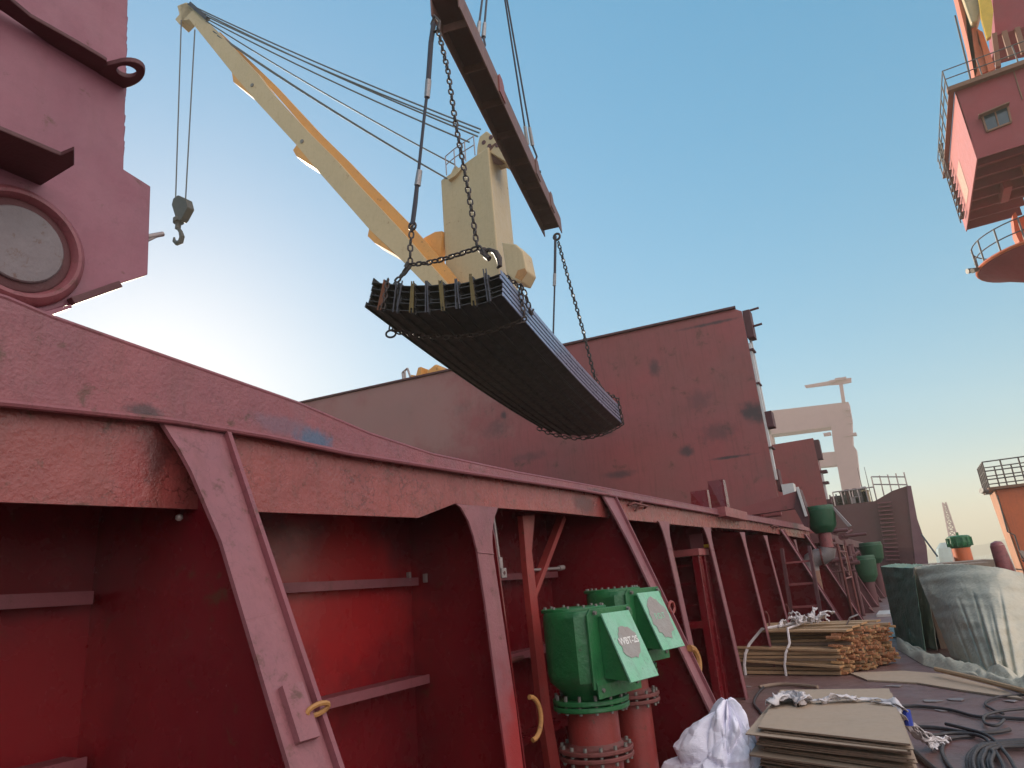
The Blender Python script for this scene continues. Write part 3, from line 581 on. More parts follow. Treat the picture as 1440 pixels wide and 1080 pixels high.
# near folded cover
XN = -2.75; nc = thing('hatch_cover', 'pink red end of the nearest upright hatch cover with its wheel, top left', 'hatch cover', (XN, 0, 2.7), 'hatch covers standing open')
TN = 5.6
pa = [P(180, 0, X=XN), P(177, 120, X=XN), P(174, 238, X=XN), P(212, 262, X=XN), P(208, 386, X=XN), P(160, 402, X=XN), P(98, 428, X=XN), P(60, 440, X=XN)]
top = V((XN, pa[0].y + (pa[0].y - pa[1].y) * 2.2, TN)); pts = [V((XN, -1.5, TN)), top] + pa + [V((XN, -1.5, 2.78))]
m = MB(); m.prism(pts, (-.04, 0, 0)); ep = m.build('end_plate', COVERN, nc, bevel=.004)
m = MB(); m.span((XN - 20, -1.5, 2.95), (XN - .05, pa[2].y - .06, TN)); m.build('cover_panel', COVER, nc)
rr = random.Random(9); m = MB()      # ragged weld beads down the edge
for i in range(60):
    z = TN - i * .045; 
    if z < 3.62: break
    f = (z - pa[2].z) / (pa[0].z - pa[2].z); y = pa[2].y + (pa[0].y - pa[2].y) * f; r = rr.uniform(.006, .014); m.cyl((XN - .02, y, z), (XN - .02, y + .004, z + rr.uniform(.02, .05)), r, r * .7, n=6)
m.build('weld_bead', COVERN, ep, smooth=True)
# horizontal ribs seen from below: upper one ends in a pad eye
def plate(name, pix, X, th, mt, par): m = MB(); m.prism([P(a, b, X=X) for a, b in pix], (th, 0, 0)); return m.build(name, mt, par)
m = MB()
zr = P(0, 10, X=XN + .12).z
ring_c = P(182, 101, X=XN + .11)
def zplate(name, pix, Z, th, mt, par, hole=None):
    o_ = [P(a, b, Z=Z) for a, b in pix]; m = MB()
    if hole:
        h_ = [P(a, b, Z=Z) for a, b in hole]; n = len(o_); T = V((0, 0, th))
        m.add(o_ + h_ + [p + T for p in o_] + [p + T for p in h_], [(i, (i + 1) % n, n + (i + 1) % n, n + i) for i in range(n)] + [(2 * n + i, 3 * n + i, 3 * n + (i + 1) % n, 2 * n + (i + 1) % n) for i in range(n)] + [(i, 2 * n + i, 2 * n + (i + 1) % n, (i + 1) % n) for i in range(n)] + [(n + i, n + (i + 1) % n, 3 * n + (i + 1) % n, 3 * n + i) for i in range(n)])
    else: m.prism(o_, (0, 0, th))
    return m.build(name, mt, par, bevel=.004)
zr_ = P(110, 86, X=XN).z
zplate('rib', [(-60, -50), (0, -12), (43, 24), (107, 60), (141, 80), (150, 86), (148, 113), (128, 99), (85, 73), (43, 44), (4, 17), (-60, -24)], zr_, .02, COVERD, nc)
nn_ = 26; ou = []; ho = []
for i in range(nn_):
    a = 2 * math.pi * i / nn_; ou.append((173 + 31 * math.cos(a) + (6 if math.cos(a) < -.5 else 0) * -1, 106 + 19 * math.sin(a) - 4 * math.cos(a))); ho.append((178 + 14 * math.cos(a), 101 + 8 * math.sin(a) + 2 * math.cos(a)))
zplate('pad_eye', ou, zr_ - .003, .026, COVERD, nc, ho)
zplate('bracket', [(-60, 150), (0, 183), (85, 219), (104, 211), (104, 233), (47, 268), (0, 262), (-60, 250)], P(60, 262, X=XN).z, .02, COVERD, nc)  # shaded underside of the plate put in as darker paint
cW = P(30, 343, X=XN + .03); Cw = V((XN, cW.y, cW.z))
m = MB(); m.lathe(Cw, [(.245, .002), (.245, .012), (.237, .03), (.218, .045), (.205, .045), (.196, .03), (.19, .012)], 48, ax=(1, 0, 0)); m.build('wheel_ring', REDT, nc, smooth=True)
m = MB(); m.lathe(Cw, [(.189, .0125), (.189, .016), (.18, .02)], 48, ax=(1, 0, 0)); m.build('wheel_recess', COVERD, nc, smooth=True)
m = MB(); m.lathe(Cw, [(.155, .021), (.155, .03), (.15, .035), (.02, .038)], 48, ax=(1, 0, 0)); whl = m.build('wheel_cap', mat('wheel_cap_grey', (.15, .12, .125), (.1, .085, .09), rough=.45, scale=5, rust=.3), nc, smooth=True)
m = MB(); m.bar(P(98, 425, X=XN + .01), P(166, 401, X=XN + .01), .05, .03); m.build('lower_lug', COVERD, nc, bevel=.004)
m = MB(); m.cyl(P(207, 333, X=XN - .02), P(229, 329, X=XN - .02), .012, n=10); m.cyl(P(207, 338, X=XN - .02), P(222, 331, X=XN - .02), .008, n=8); m.build('locating_pin', DULL, nc, smooth=True)
m = MB(); m.prism([P(a, b, X=XN + .02) for a, b in ((-60, 428), (0, 430), (30, 438), (60, 439), (100, 428), (101, 433), (62, 446), (20, 446), (-60, 438))], (-.25, 0, 0)); m.build('wheel_shoe', COVERN, nc)

# ================================================================ STEEL BUNDLE
R0 = P(706, 376, Y=8.5); R0b = P(708, 418, Y=8.5); L0 = P(526, 392, Y=7.7); L0b = P(513, 434, Y=7.7)
R1 = P(872, 562, Y=17.5); R1b = P(876, 604, Y=17.5)
HH = .50
ax = ((R1 + R1b) / 2 - (R0 + R0b) / 2); LEN = ax.length; sdv = (R0 + R0b) / 2 - (L0 + L0b) / 2; WID = sdv.length
bun = thing('steel_bundle', 'sagging bundle of dark steel beams hanging in chains over the hold', 'steel load', (R0 + L0) / 2)
NC, NL = 9, 5; cw = WID / NC; lh = HH / NL
rb = random.Random(21)
O = (L0 + L0b) / 2; jit = {}
def bpos(s, u, tt):           # s across 0..1, u up in metres, tt along 0..1
    base = O + sdv * s + ax * tt
    sag = .24 * ((2 * s - 1) ** 2 - 1) * (.7 + .6 * tt)
    slope = .24 * 4 * (2 * s - 1) / WID * (.15 if s > .5 else .7)
    n = V((0, 0, 1)) - sdv.normalized() * slope; n.normalize()
    bow = -.10 * (1 - (2 * tt - 1) ** 2)
    hh = 1.0 + (0.1 * tt)
    return base + V((0, 0, sag + bow)) + n * u * hh
NS = 12
for c in range(NC):
    for l in range(NL):
        s0, s1 = c / NC + .004, (c + 1) / NC - .004; u0 = -HH / 2 + l * lh; u1 = u0 + lh * (.62 if c == NC - 1 else .92); um = (u0 + u1) / 2
        e0 = rb.uniform(-.006, .006); m = MB(); wb = .016 / WID; lift = rb.uniform(0, .03) if l == NL - 1 else 0
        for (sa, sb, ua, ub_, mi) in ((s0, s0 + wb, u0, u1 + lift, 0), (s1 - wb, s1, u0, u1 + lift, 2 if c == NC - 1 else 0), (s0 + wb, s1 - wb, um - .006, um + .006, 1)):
            vs = []; fs = []; m.cur = mi
            for k in range(NS + 1):
                tt = k / NS + (e0 if k == 0 else 0)
                vs += [bpos(sa, ua, tt), bpos(sb, ua, tt), bpos(sb, ub_, tt), bpos(sa, ub_, tt)]
            for k in range(NS):
                a = 4 * k; fs += [(a + j, a + (j + 1) % 4, a + 4 + (j + 1) % 4, a + 4 + j) for j in range(4)]
            fs += [(3, 2, 1, 0), (4 * NS, 4 * NS + 1, 4 * NS + 2, 4 * NS + 3)]; m.add(vs, fs)
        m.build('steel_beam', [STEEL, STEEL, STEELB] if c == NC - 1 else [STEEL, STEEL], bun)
# spacer strips standing at the front end
for c in range(1, NC):
    s = c / NC; mt = (STEELR, STRIPG, STEELY, STRIPG, STEELY, STRIPG, STEELY, STRIPG)[(c - 1) % 8]; m = MB()
    a = bpos(s, -HH / 2 - .01, -.002) - ax.normalized() * .03; b_ = bpos(s, HH / 2 + rb.uniform(.0, .05), -.002) - ax.normalized() * .03
    for q in (-.024, .024): m.bar(a + sdv.normalized() * (q + rb.uniform(-.01, .01)), b_ + sdv.normalized() * (q + rb.uniform(-.025, .025)), .016, .02, up=ax)
    if c in (1, 3, 5, 7): m.bar(a.lerp(b_, .15), b_.lerp(a, .1), .045, .012, up=ax)
    m.build('dunnage_strip', mt, bun)
# spreader beam
B0 = P(628, -6, Y=8.6); B0 = V((B0.x, 8.6, 0)); q0 = P(625, 0, Y=8.5); q1 = P(777, 320, Y=17.3)
zb = (q0.z + q1.z) / 2
sb = thing('spreader_beam', 'long rusty steel spreader beam hanging from four wires above the load', 'spreader beam', q0)
d = (q1 - q0); dn = d.normalized(); sv = dn.cross(V((0, 0, 1))).normalized(); uv = sv.cross(dn)
hwid = .27; fh = .26
m = MB()
for sg in (-1, 1): m.bar(q0 + sv * sg * hwid, q1 + sv * sg * hwid, .03, fh * 2, up=uv)
m.build('flange', BEAMR, sb, bevel=.004)
m = MB(); m.bar(q0 + uv * .1, q1 + uv * .1, hwid * 2 - .032, .03, up=uv); m.build('web', COVERD, sb)  # shade in the recess between the flanges painted as a dark web
m = MB()
for k in [.13 * i + .06 for i in range(8)]: m.prism([q0 + d * k + sv * x + uv * z for x, z in ((-hwid + .02, -.18), (hwid - .02, -.18), (hwid - .02, 0), (-hwid + .02, 0))], dn * .02)
m.build('rib', BEAMR, sb)
for k in (.295, .66, .85):
    m = MB(); cc = q0 + d * k; m.prism([cc + sv * (hwid + .016) + uv * z + dn * x for x, z in ((-.22, -.2), (.22, -.2), (.2, .22), (.1, .34), (-.1, .34), (-.2, .22))], sv * .03)
    m.build('lug_plate', BEAMR if k > .4 else mat('red_lug', (.25, .05, .04), rough=.5, rust=.4, scale=5), sb)
# lifting wires
HOOK = P(693, -112, Y=12.2)
def wire_pair(px, py, Yy, lb):
    a0 = P(px, py, Y=Yy); t = thing('lifting_wire', lb, 'wire sling', a0, 'wire slings above the spreader beam')
    m = MB(); top = HOOK
    for o in (-.11, .11):
        a = a0 + dn * o * .4 + sv * o * .6; b_ = top + dn * o * .3
        k = .65 / (b_ - a).length; s0 = a.lerp(b_, k); s1 = a.lerp(b_, k * 1.6)
        m.tube([a0 + V((0, 0, .0)), a0.lerp(s0, .5) + sv * o * .9, s0], .028, 8); m.tube([s0, b_], .026, 8)
    m.build('rope', ROPE, t, smooth=True)
    m = MB()
    for o in (-.11, .11):
        a = a0 + dn * o * .4 + sv * o * .6; b_ = top + dn * o * .3; k = .65 / (b_ - a).length
        m.cyl(a.lerp(b_, k), a.lerp(b_, k * 1.75), .055, .045, n=10)
    m.build('ferrule', SLEEVE, t, smooth=True)
    m = MB(); m.tube(arc(a0 + V((0, 0, -.06)), .10, 0, 2 * math.pi, 12, sv, (0, 0, 1))[:-1], .028, 7, closed=True); m.cyl(a0 - sv * .16 - V((0, 0, .12)), a0 + sv * .18 - V((0, 0, .12)), .035, n=8); m.build('shackle', CHAIN, t, smooth=True)
wire_pair(673, 78, 11.1, 'wire sling pair with sleeves nearer the raised end of the rusty beam')
wire_pair(751, 238, 14.6, 'longer wire sling pair shackled near the low end of the rusty beam')
m = MB(); m.tube(arc(HOOK, .22, 0, 2 * math.pi, 16, dn, (0, 0, 1))[:-1], .05, 8, closed=True); tag(m.build('master_ring', CHAIN, smooth=True), 'steel master ring gathering the wire slings above the frame', 'ring')
# near end slings
Ys = 8.1
def pq(x, y, Y=Ys): return P(x, y, Y=Y)
t = thing('wire_sling', 'dark wire sling with two grey sleeves hanging at the left of the chain', 'wire sling', pq(609, 40))
m = MB(); m.tube([pq(610, 33), pq(606, 60), pq(602, 118)], .045, 8); m.tube([pq(602, 118), pq(596, 170), pq(588, 246)], .027, 8); m.tube([pq(588, 246), pq(584, 285), pq(580, 316)], .040, 8, taper=[.8, 1, 1]); m.build('rope', ROPE, t, smooth=True)
m = MB(); m.cyl(pq(602.5, 113), pq(600.5, 137), .055, .05, n=10); m.build('ferrule', SLEEVE, t, smooth=True)
m = MB(); m.cyl(pq(590, 240), pq(587, 261), .05, .055, n=10); m.build('ferrule', SLEEVE, t, smooth=True)
t = thing('chain_sling', 'heavy chain slung around the near end of the steel bundle, hanging from the beam', 'chain sling', pq(615, 40))
m = MB(); m.tube([pq(611, 22), pq(618, 30), pq(617, 42), pq(611, 45), pq(607, 34)], .028, 7, closed=True); m.build('shackle', CHAIN, t, smooth=True)
m = MB(); m.chain([pq(615, 38), pq(630, 100), pq(640, 170), pq(655, 250), pq(664, 300), pq(671, 348)], L=.15, W=.105, r=.0165); m.build('chain', CHAIN, t)
m = MB(); m.chain([pq(671, 349), pq(650, 356), pq(625, 364), pq(600, 370), pq(578, 372)], L=.15, W=.105, r=.0165); m.build('chain', CHAIN, t)
m = MB(); m.chain([pq(580, 316), pq(577, 345), pq(577, 372)], L=.15, W=.105, r=.0165); m.build('chain', CHAIN, t)
m = MB(); m.tube(arc(pq(580, 318), .06, 0, 2 * math.pi, 12, (1, .2, 0), (0, 0, 1.2))[:-1], .02, 7, closed=True); m.build('shackle', CHAIN, t, smooth=True)
m = MB(); m.cyl(pq(576, 370), pq(572, 377), .06, n=8); m.chain([pq(575, 374), pq(568, 384)], L=.26, W=.15, r=.026); m.chain([pq(568, 384), pq(557, 396), pq(552, 404)], L=.14, W=.1, r=.018); m.build('chain', HOOKG, t)
m = MB(); m.chain([pq(673, 348), pq(682, 357)], L=.16, W=.12, r=.02); m.tube([pq(680, 354), pq(688, 351), pq(697, 355), pq(702, 364), pq(703, 374), pq(699, 377)], .045, 8, taper=[.9, .7, 1, 1.1, .8, .4]); m.tube([pq(680, 350), pq(683, 360), pq(688, 364)], .045, 8); m.build('hook', CHAIN, t, smooth=True)
def ringpts(tt, marg=.05):
    pts = []
    for s in (1.02, 1.015): pass
    for u in (HH / 2 + .06, .1, -.1, -HH / 2 - .03): pts.append(bpos(1.012, u, tt))
    for i in range(11): pts.append(bpos(1 - i / 10, -HH / 2 - .045, tt) + V((0, 0, -.02 * math.sin(i / 10 * math.pi))))
    for u in (-.1, .1, HH / 2 + .06): pts.append(bpos(-.012, u, tt))
    return pts
m = MB(); rp = ringpts(.09); m.chain([bpos(.97, HH / 2 + .06, .03)] + rp, L=.14, W=.1, r=.015, seg=5); m.build('chain', CHAIN, t)
m = MB(); m.tube(arc(rp[-4] + V((0, 0, -.07)), .085, 0, 2 * math.pi, 14, sdv.normalized(), (0, 0, .75))[:-1], .018, 7, closed=True); m.build('choker_ring', CHAIN, t, smooth=True)
m = MB(); m.chain([bpos(.14, HH / 2 + .02, -.01), bpos(.15, 0, -.012), bpos(.15, -HH / 2, -.012)], L=.12, W=.085, r=.013); m.build('chain', CHAIN, t)
m = MB(); m.chain([bpos(1.03, HH / 2 + .07, .085), bpos(1.04, HH / 4, .10), bpos(1.03, -.1, .12), bpos(1.03, .05, .14)], L=.14, W=.1, r=.015); m.build('chain', CHAIN, t)
# far end slings
Yf = 16.6
t = thing('wire_sling', 'thin wire sling hanging straight down from the low end of the rusty beam', 'wire sling', P(782, 330, Y=Yf))
m = MB(); m.tube([P(781, 332, Y=Yf), P(780, 400, Y=Yf)], .04, 7); m.tube([P(780, 400, Y=Yf), P(778, 470, Y=Yf)], .026, 7); m.build('rope', ROPE, t)
m = MB(); m.cyl(P(780, 385, Y=Yf), P(779.5, 402, Y=Yf), .05, n=8); m.build('ferrule', SLEEVE, t)
t = thing('chain_sling', 'farther chain sling from the beam low end to the far end of the bundle', 'chain sling', P(784, 328, Y=Yf))
m = MB(); m.tube(arc(P(783, 333, Y=Yf), .1, 0, 2 * math.pi, 12, (1, 0, 0), (0, 0, 1))[:-1], .035, 7, closed=True); m.build('shackle', CHAIN, t, smooth=True)
m = MB(); m.chain([P(785, 340, Y=Yf), P(800, 395, Y=Yf), P(820, 465, Y=Yf), P(836, 530, Y=Yf)], L=.17, W=.13, r=.021, seg=4); m.build('chain', CHAIN, t)
m = MB(); m.chain([P(836, 530, Y=Yf), P(850, 552, Y=16.6), bpos(1.0, HH / 2 + .12, .96)] + ringpts(.975), L=.17, W=.12, r=.018, seg=4); m.build('chain', CHAIN, t)

# ================================================================ SHIP CRANE
sc_ = thing('deck_crane', 'cream ship crane with tall square tower and raised boom behind the hanging load', 'crane', (-16, 26, 2))
Yk = 25.0
Cn = P(693, 270, Y=Yk); Ln = P(622, 320, Y=Yk + .5); Rn = P(720, 300, Y=Yk + 3.0)
C0, L0_, R0_ = V((Cn.x, Cn.y, 0)), V((Ln.x, Ln.y, 0)), V((Rn.x, Rn.y, 0)); Bk = L0_ + R0_ - C0
zC = P(690, 203, Y=Cn.y).z; zL = P(626, 250, Y=Ln.y).z; zR = P(717, 230, Y=Rn.y).z; zB = zL + zR - zC + .6
def pr8(m, base, zt, zb0, shr=1.0, cen=None):
    cen = sum(base, V((0, 0, 0))) / len(base); vs = [hv(b, zb0) for b in base] + [hv(cen + (b - cen) * shr, z) for b, z in zip(base, zt)]; n = len(base)
    m.add(vs, [tuple(range(n)), tuple(range(2 * n - 1, n - 1, -1))] + [(i, (i + 1) % n, (i + 1) % n + n, i + n) for i in range(n)])
m = MB(); pr8(m, [L0_, C0, R0_, Bk], [zL, zC, zR, zB], 3, .97); m.build('tower', CREAM, sc_, bevel=.08)
m = MB(); cen = (L0_ + R0_) / 2; m.cyl(hv(cen, 0), hv(cen, 12), 1.9, n=28); m.build('pedestal', CREAM, sc_, smooth=True)
YS = Yk + .3
m = MB(); m.prism([P(a, b, Y=YS) for a, b in ((670, 222), (671, 206), (674, 192), (684, 184), (695, 192), (714, 213), (712, 228), (690, 215))], (0, 1.6, 0)); hs = m.build('sheave_housing', CREAM, sc_, bevel=.04)
m = MB()
for a, b in ((690, 193), (688, 205), (699, 204), (680, 200)): q = P(a, b, Y=YS - .03); m.cyl(q, q + V((0, .05, 0)), .12, n=10)
m.build('sheave_pin', COVERD, hs)
m = MB(); m.cyl(P(703, 216, Y=YS + .3), P(703, 216, Y=YS + .6), .55, n=20); m.build('sheave', BEAMR, hs)
m = MB(); m.prism([P(a, b, Y=YS - .1) for a, b in ((636, 240), (640, 232), (646, 237), (650, 236), (640, 247), (630, 253))], (0, .5, 0)); m.build('sheave_bracket', CREAM, sc_)
m = MB()      # railing around the top
tops = [(628, 246), (640, 236), (655, 226), (668, 218)]; 
for a, b in tops: p = P(a, b, Y=Yk + .1); m.cyl(p, p + V((0, 0, 1.1)), .03, n=6)
for h in (1.1, .6): m.tube([P(a, b, Y=Yk + .1) + V((0, 0, h)) for a, b in tops], .03, 6)
q2 = [P(a, b, Y=Yk + 2.6) for a, b in ((696, 200), (706, 210), (716, 224))]
for p in q2: m.cyl(p, p + V((0, 0, 1.1)), .03, n=6)
m.tube([p + V((0, 0, 1.1)) for p in q2], .03, 6)
m.build('railing', DULL, sc_)
m = MB(); m.prism([P(a, b, Y=Yk - .7) for a, b in ((705, 340), (725, 343), (735, 353), (741, 381), (733, 397), (722, 394), (712, 385))], (.0, .9, 0)); cb = m.build('operator_cab', CREAM, sc_, bevel=.06)
m = MB(); m.prism([P(a, b, Y=Yk - .72) for a, b in ((728, 380), (738, 377), (741, 383), (733, 395), (724, 390))], (0, .03, 0)); m.build('cab_recess', ORR, cb)
m = MB(); m.prism([P(a, b, Y=Yk + .4) for a, b in ((585, 345), (597, 334), (612, 326), (622, 325), (616, 398), (604, 392), (592, 372))], (0, .4, 0)); m.build('boom_foot_plate', ORANGE, sc_)  # orange paints the low sun falling on this plate
# boom, raised to port
YT = 21.4; YBm = 24.0
def bmp(px, py, dy=0):      # boom lies in the upright plane through foot and tip
    a = P(600, 370, Y=YBm); b = P(258, 14, Y=YT); dd = (b - a); n = V((dd.y, -dd.x, 0)).normalized(); return PP(px, py, n, n.dot(a) + dy)
low_ = [(255, 29), (266, 27), (326, 102), (359, 141), (417, 204), (445, 238), (519, 322), (558, 359), (602, 404), (640, 440)]
up__ = [(254, 6), (266, 5), (308, 46), (361, 102), (382, 130), (431, 183), (473, 225), (500, 256), (560, 320), (605, 372), (628, 398), (662, 435)]
nb_ = (P(600, 370, Y=YBm) - P(258, 14, Y=YT)); nb_ = V((nb_.y, -nb_.x, 0)).normalized(); nb_ = nb_ if nb_.y > 0 else -nb_
m = MB(); m.prism([bmp(*q) for q in low_] + [bmp(*q) for q in reversed(up__)], nb_ * .5); bo = m.build('boom', CREAM, sc_)
outer = [(300, 36), (375, 108), (438, 176), (480, 217), (500, 238), (560, 299), (595, 338), (640, 392)]; inner = [(300, 38), (361, 104), (431, 184), (473, 226), (500, 257), (560, 321), (605, 373), (640, 412)]
m = MB(); m.prism([bmp(*q) + nb_ * .52 for q in outer] + [bmp(*q) + nb_ * .52 for q in reversed(inner)], nb_ * .6); m.build('boom_upper_flange', ORANGE, bo)  # strip's orange is sunlight painted into the cream
for qs in (((326, 102), (328, 115), (357, 138), (350, 130)), ((417, 204), (412, 211), (417, 220), (444, 237)), ((519, 322), (517, 332), (526, 341), (556, 358))):
    m = MB(); m.prism([bmp(*q) for q in qs], nb_ * .9); m.build('boom_bracket', ORANGE, bo)
m = MB()
for a, b in ((355, 120), (425, 199)): q = bmp(a, b); m.cyl(q - nb_ * .05, q, .12, n=8)
m.build('bolt', BOLT, bo)
m = MB(); m.prism([bmp(*q) for q in ((249, 8), (262, 3), (272, 14), (262, 24), (252, 34), (246, 27), (252, 20))], nb_ * .8); m.build('boom_head', CREAM, bo, bevel=.03)
m = MB(); m.bar(bmp(268, 6), bmp(292, 27), .25, .25); m.build('sheave_guard', ROPE, bo)
ropes = [((264, 5), (676, 182)), ((270, 10), (672, 192)), ((288, 25), (660, 200)), ((290, 30), (640, 232)), ((300, 44), (630, 252)), ((306, 50), (626, 250)), ((280, 18), (674, 187))]
rp_ = thing('luffing_ropes', 'fan of thin steel ropes between the boom tip and the crane tower top', 'ropes', bmp(270, 8), None)
for a, b in ropes:
    A_ = bmp(*a); B_ = P(*b, Y=Yk + .5); pts = []
    for i in range(11): f = i / 10; pts.append(A_.lerp(B_, f) - V((0, 0, .5 * f * (1 - f) * 4 * .5)))
    m = MB(); m.tube(pts, .045, 5); m.build('rope', ROPEG, rp_)
hb_ = thing('hook_block', 'grey hook block hanging on two thin ropes under the boom tip', 'hook block', P(252, 290, Y=YT))
Y_ = YT - .05
m = MB(); m.tube([P(255, 28, Y=Y_), P(247, 278, Y=Y_)], .04, 6); m.build('rope', ROPEG, hb_)
m = MB(); m.tube([P(274, 42, Y=Y_), P(261, 280, Y=Y_)], .04, 6); m.build('rope', ROPEG, hb_)
m = MB(); m.prism([P(a, b, Y=Y_ - .2) for a, b in ((250, 274), (261, 279), (264, 291), (256, 306), (253, 310), (247, 308), (241, 288), (243, 279))], (0, .45, 0)); m.build('sheave_block', HOOKG, hb_, bevel=.05)
m = MB(); m.cyl(P(251, 308, Y=Y_), P(251, 313, Y=Y_), .3, n=12); m.cyl(P(251, 313, Y=Y_), P(250, 322, Y=Y_), .16, n=10); m.build('swivel', HOOKG, hb_)
m = MB(); m.tube([P(250, 320, Y=Y_), P(254, 326, Y=Y_), P(256, 333, Y=Y_), P(254, 340, Y=Y_), P(249, 342, Y=Y_), P(245, 339, Y=Y_), P(245, 334, Y=Y_)], .13, 8, taper=[.8, .9, 1.15, 1.2, 1.1, .8, .4]); m.build('hook', HOOKG, hb_, smooth=True)

# orange machinery peeping over the cover
t = thing('orange_winch_platform', 'orange machinery with a thin rail just above the hatch cover, left of the load', 'machinery', P(590, 530, Y=24))
m = MB(); m.prism([P(a, b, Y=24) for a, b in ((577, 540), (578, 527), (585, 528), (588, 517), (592, 516), (593, 545))], (0, 1.5, 0)); m.build('frame', ORANGE, t)
m = MB(); m.prism([P(a, b, Y=24.2) for a, b in ((598, 545), (598, 522), (606, 516), (612, 511), (625, 520), (640, 545))], (0, 2, 0)); m.build('drum_cover', ORANGE, t, bevel=.1)
m = MB(); 
for a, b in (((566, 524), (568, 545)), ((569, 522), (571, 545)), ((573, 518), (577, 530)), ((566, 524), (573, 518))): m.cyl(P(*a, Y=24), P(*b, Y=24), .05, n=6)
m.build('rail', DULL, t)

# ================================================================ FORECASTLE
fc = thing('forecastle', 'dark red forecastle block with a ladder and cluttered top at the ship bow', 'superstructure', (-3, 60, 0))
YF_ = 60
m = MB(); zt0 = P(1175, 714, Y=YF_).z; zt1 = P(1275, 683, Y=YF_).z; xr = P(1277, 683, Y=YF_).x
m.prism([(-26, YF_, -.2), (xr, YF_, -.2), (xr, YF_, zt1), (P(1255, 690, Y=YF_).x, YF_, 6.55), (P(1230, 704, Y=YF_).x, YF_, 5.95), (-26, YF_, 5.95)], (0, 22, 0)); m.build('bulkhead', FORE, fc)
m = MB(); m.prism([P(1275, 683, Y=YF_ - .1), P(1281, 683, Y=YF_ - .1), P(1290, 730, Y=YF_ - .1), P(1303, 768, Y=YF_ - .1), P(1306, 800, Y=YF_ - .1), P(1288, 800, Y=YF_ - .1)], (0, .8, 0)); m.build('flared_side', mat('forecastle_side', (.2, .09, .11), rough=.6, scale=1), fc)
m = MB()
a, b_ = P(1233, 705, Y=YF_ - .3), P(1246, 790, Y=YF_ - .3); c1, d1 = P(1253, 703, Y=YF_ - .3), P(1266, 790, Y=YF_ - .3)
m.bar(a, b_, .1, .1); m.bar(c1, d1, .1, .1); ld = m.build('ladder_stile', COVERD, fc)
for i in range(15):
    f = (i + .5) / 15; m = MB(); m.bar(a.lerp(b_, f), c1.lerp(d1, f), .25, .07); m.build('ladder_tread', REDT, fc)
m = MB(); m.prism([P(q[0], q[1], Y=YF_ - .05) for q in ((1262, 770), (1288, 770), (1294, 800), (1264, 800))], (0, .04, 0)); m.build('door_recess', COVERD, fc)
rr = random.Random(12); zdk = 5.95
m = MB(); xs = [P(x, 700, Y=YF_).x for x in range(1172, 1282, 12)]
for i, x in enumerate(xs): m.cyl((x, YF_ + .3, zdk), (x, YF_ + .3, zdk + (1.1 if i < 5 else 1.9)), .05, n=5)
m.cyl((xs[0], YF_ + .3, zdk + 1.1), (xs[5], YF_ + .3, zdk + 1.1), .05, n=5); m.cyl((xs[5], YF_ + .3, zdk + 1.9), (xs[-1], YF_ + .3, zt1 + .7), .05, n=5); m.cyl((xs[5], YF_ + .3, zdk + 1.3), (xs[-1], YF_ + .3, zt1 + .1), .05, n=5)
m.build('railing', DULL, fc)
for x_, h_, lb in ((1229, 1, 'left'), (1219, 1, 'r')):
    m = MB(); p = P(x_, 715, Y=66); m.cyl(hv(p, zdk), hv(p, zdk + 3.4), .05, .02, n=6); m.build('aerial', RAIL, fc)
names = [('winch', COVERD, 1180, .9, .8), ('winch', HOOKG, 1187, .7, .6), ('mooring_bitt', HOOKG, 1195, .5, 1.0), ('mooring_bitt', COVERD, 1203, .5, 1.1), ('deck_box', DULL, 1208, .7, .5), ('deck_box', RAIL, 1216, .9, 1.1), ('deck_box', CREAM, 1223, .5, .9), ('deck_box', SHINE, 1222, .3, 1.2)]
lbs = ['dark squat winch at the left end of the forecastle top', 'grey olive winch second from left on the forecastle', 'pair of olive mooring posts on the forecastle', 'dark mooring posts right of the olive ones', 'low grey box on the forecastle deck', 'dark tall box in the middle of the forecastle top', 'cream box beside the dark tall box on the forecastle', 'thin white crate behind the cream box on the forecastle']
for (nm, mt, px, wd, h), lb in zip(names, lbs):
    p = P(px, 720, Y=YF_ + 1); m = MB(); z0 = zdk
    if nm == 'mooring_bitt':
        for o in (-.28, .28): m.lathe((p.x + o, YF_ + 1, z0), [(.16, 0), (.16, h), (.21, h + .02), (.21, h + .12), (.15, h + .15)], 10)
        m.span((p.x - .5, YF_ + .7, z0), (p.x + .5, YF_ + 1.3, z0 + .12))
    elif nm == 'winch':
        m.cyl((p.x - wd / 2, YF_ + 1, z0 + .5), (p.x + wd / 2, YF_ + 1, z0 + .5), .35, n=12)
        for o in (-wd / 2, wd / 2): m.cyl((p.x + o, YF_ + 1, z0 + .5), (p.x + o + .08, YF_ + 1, z0 + .5), .5, n=12)
        m.span((p.x - wd / 2, YF_ + .7, z0), (p.x + wd / 2, YF_ + 1.3, z0 + .3))
    else:
        m.span((p.x - wd / 2, YF_ + .7, z0), (p.x + wd / 2, YF_ + 1.5, z0 + h)); m.span((p.x - wd / 2 - .04, YF_ + .66, z0 + h), (p.x + wd / 2 + .04, YF_ + 1.54, z0 + h + .08))
    tag(m.build(nm, mt, bevel=.02), lb, nm.replace('_', ' '))
# deck side railing far forward & stay wire
t = thing('ship_railing', 'dark low railing along the deck edge beyond the tarpaulin', 'railing', (2.9, 40, 0))
m = MB()
for i in range(14): m.cyl((2.6, 30 + i * 2.2, 0), (2.6, 30 + i * 2.2, 1.15), .05, n=6)
m.build('post', RAIL, t)
m = MB()
for z in (1.15, .8, .45): m.cyl((2.6, 30, z), (2.6, 58.6, z), .04, n=6)
m.build('rail', RAIL, t)
m = MB(); m.cyl(P(1296, 752, Y=58), P(1318, 782, Y=52), .06, n=6); tag(m.build('stay_rope', ROPE), 'slanting rope from the forecastle side down to the deck edge', 'rope')

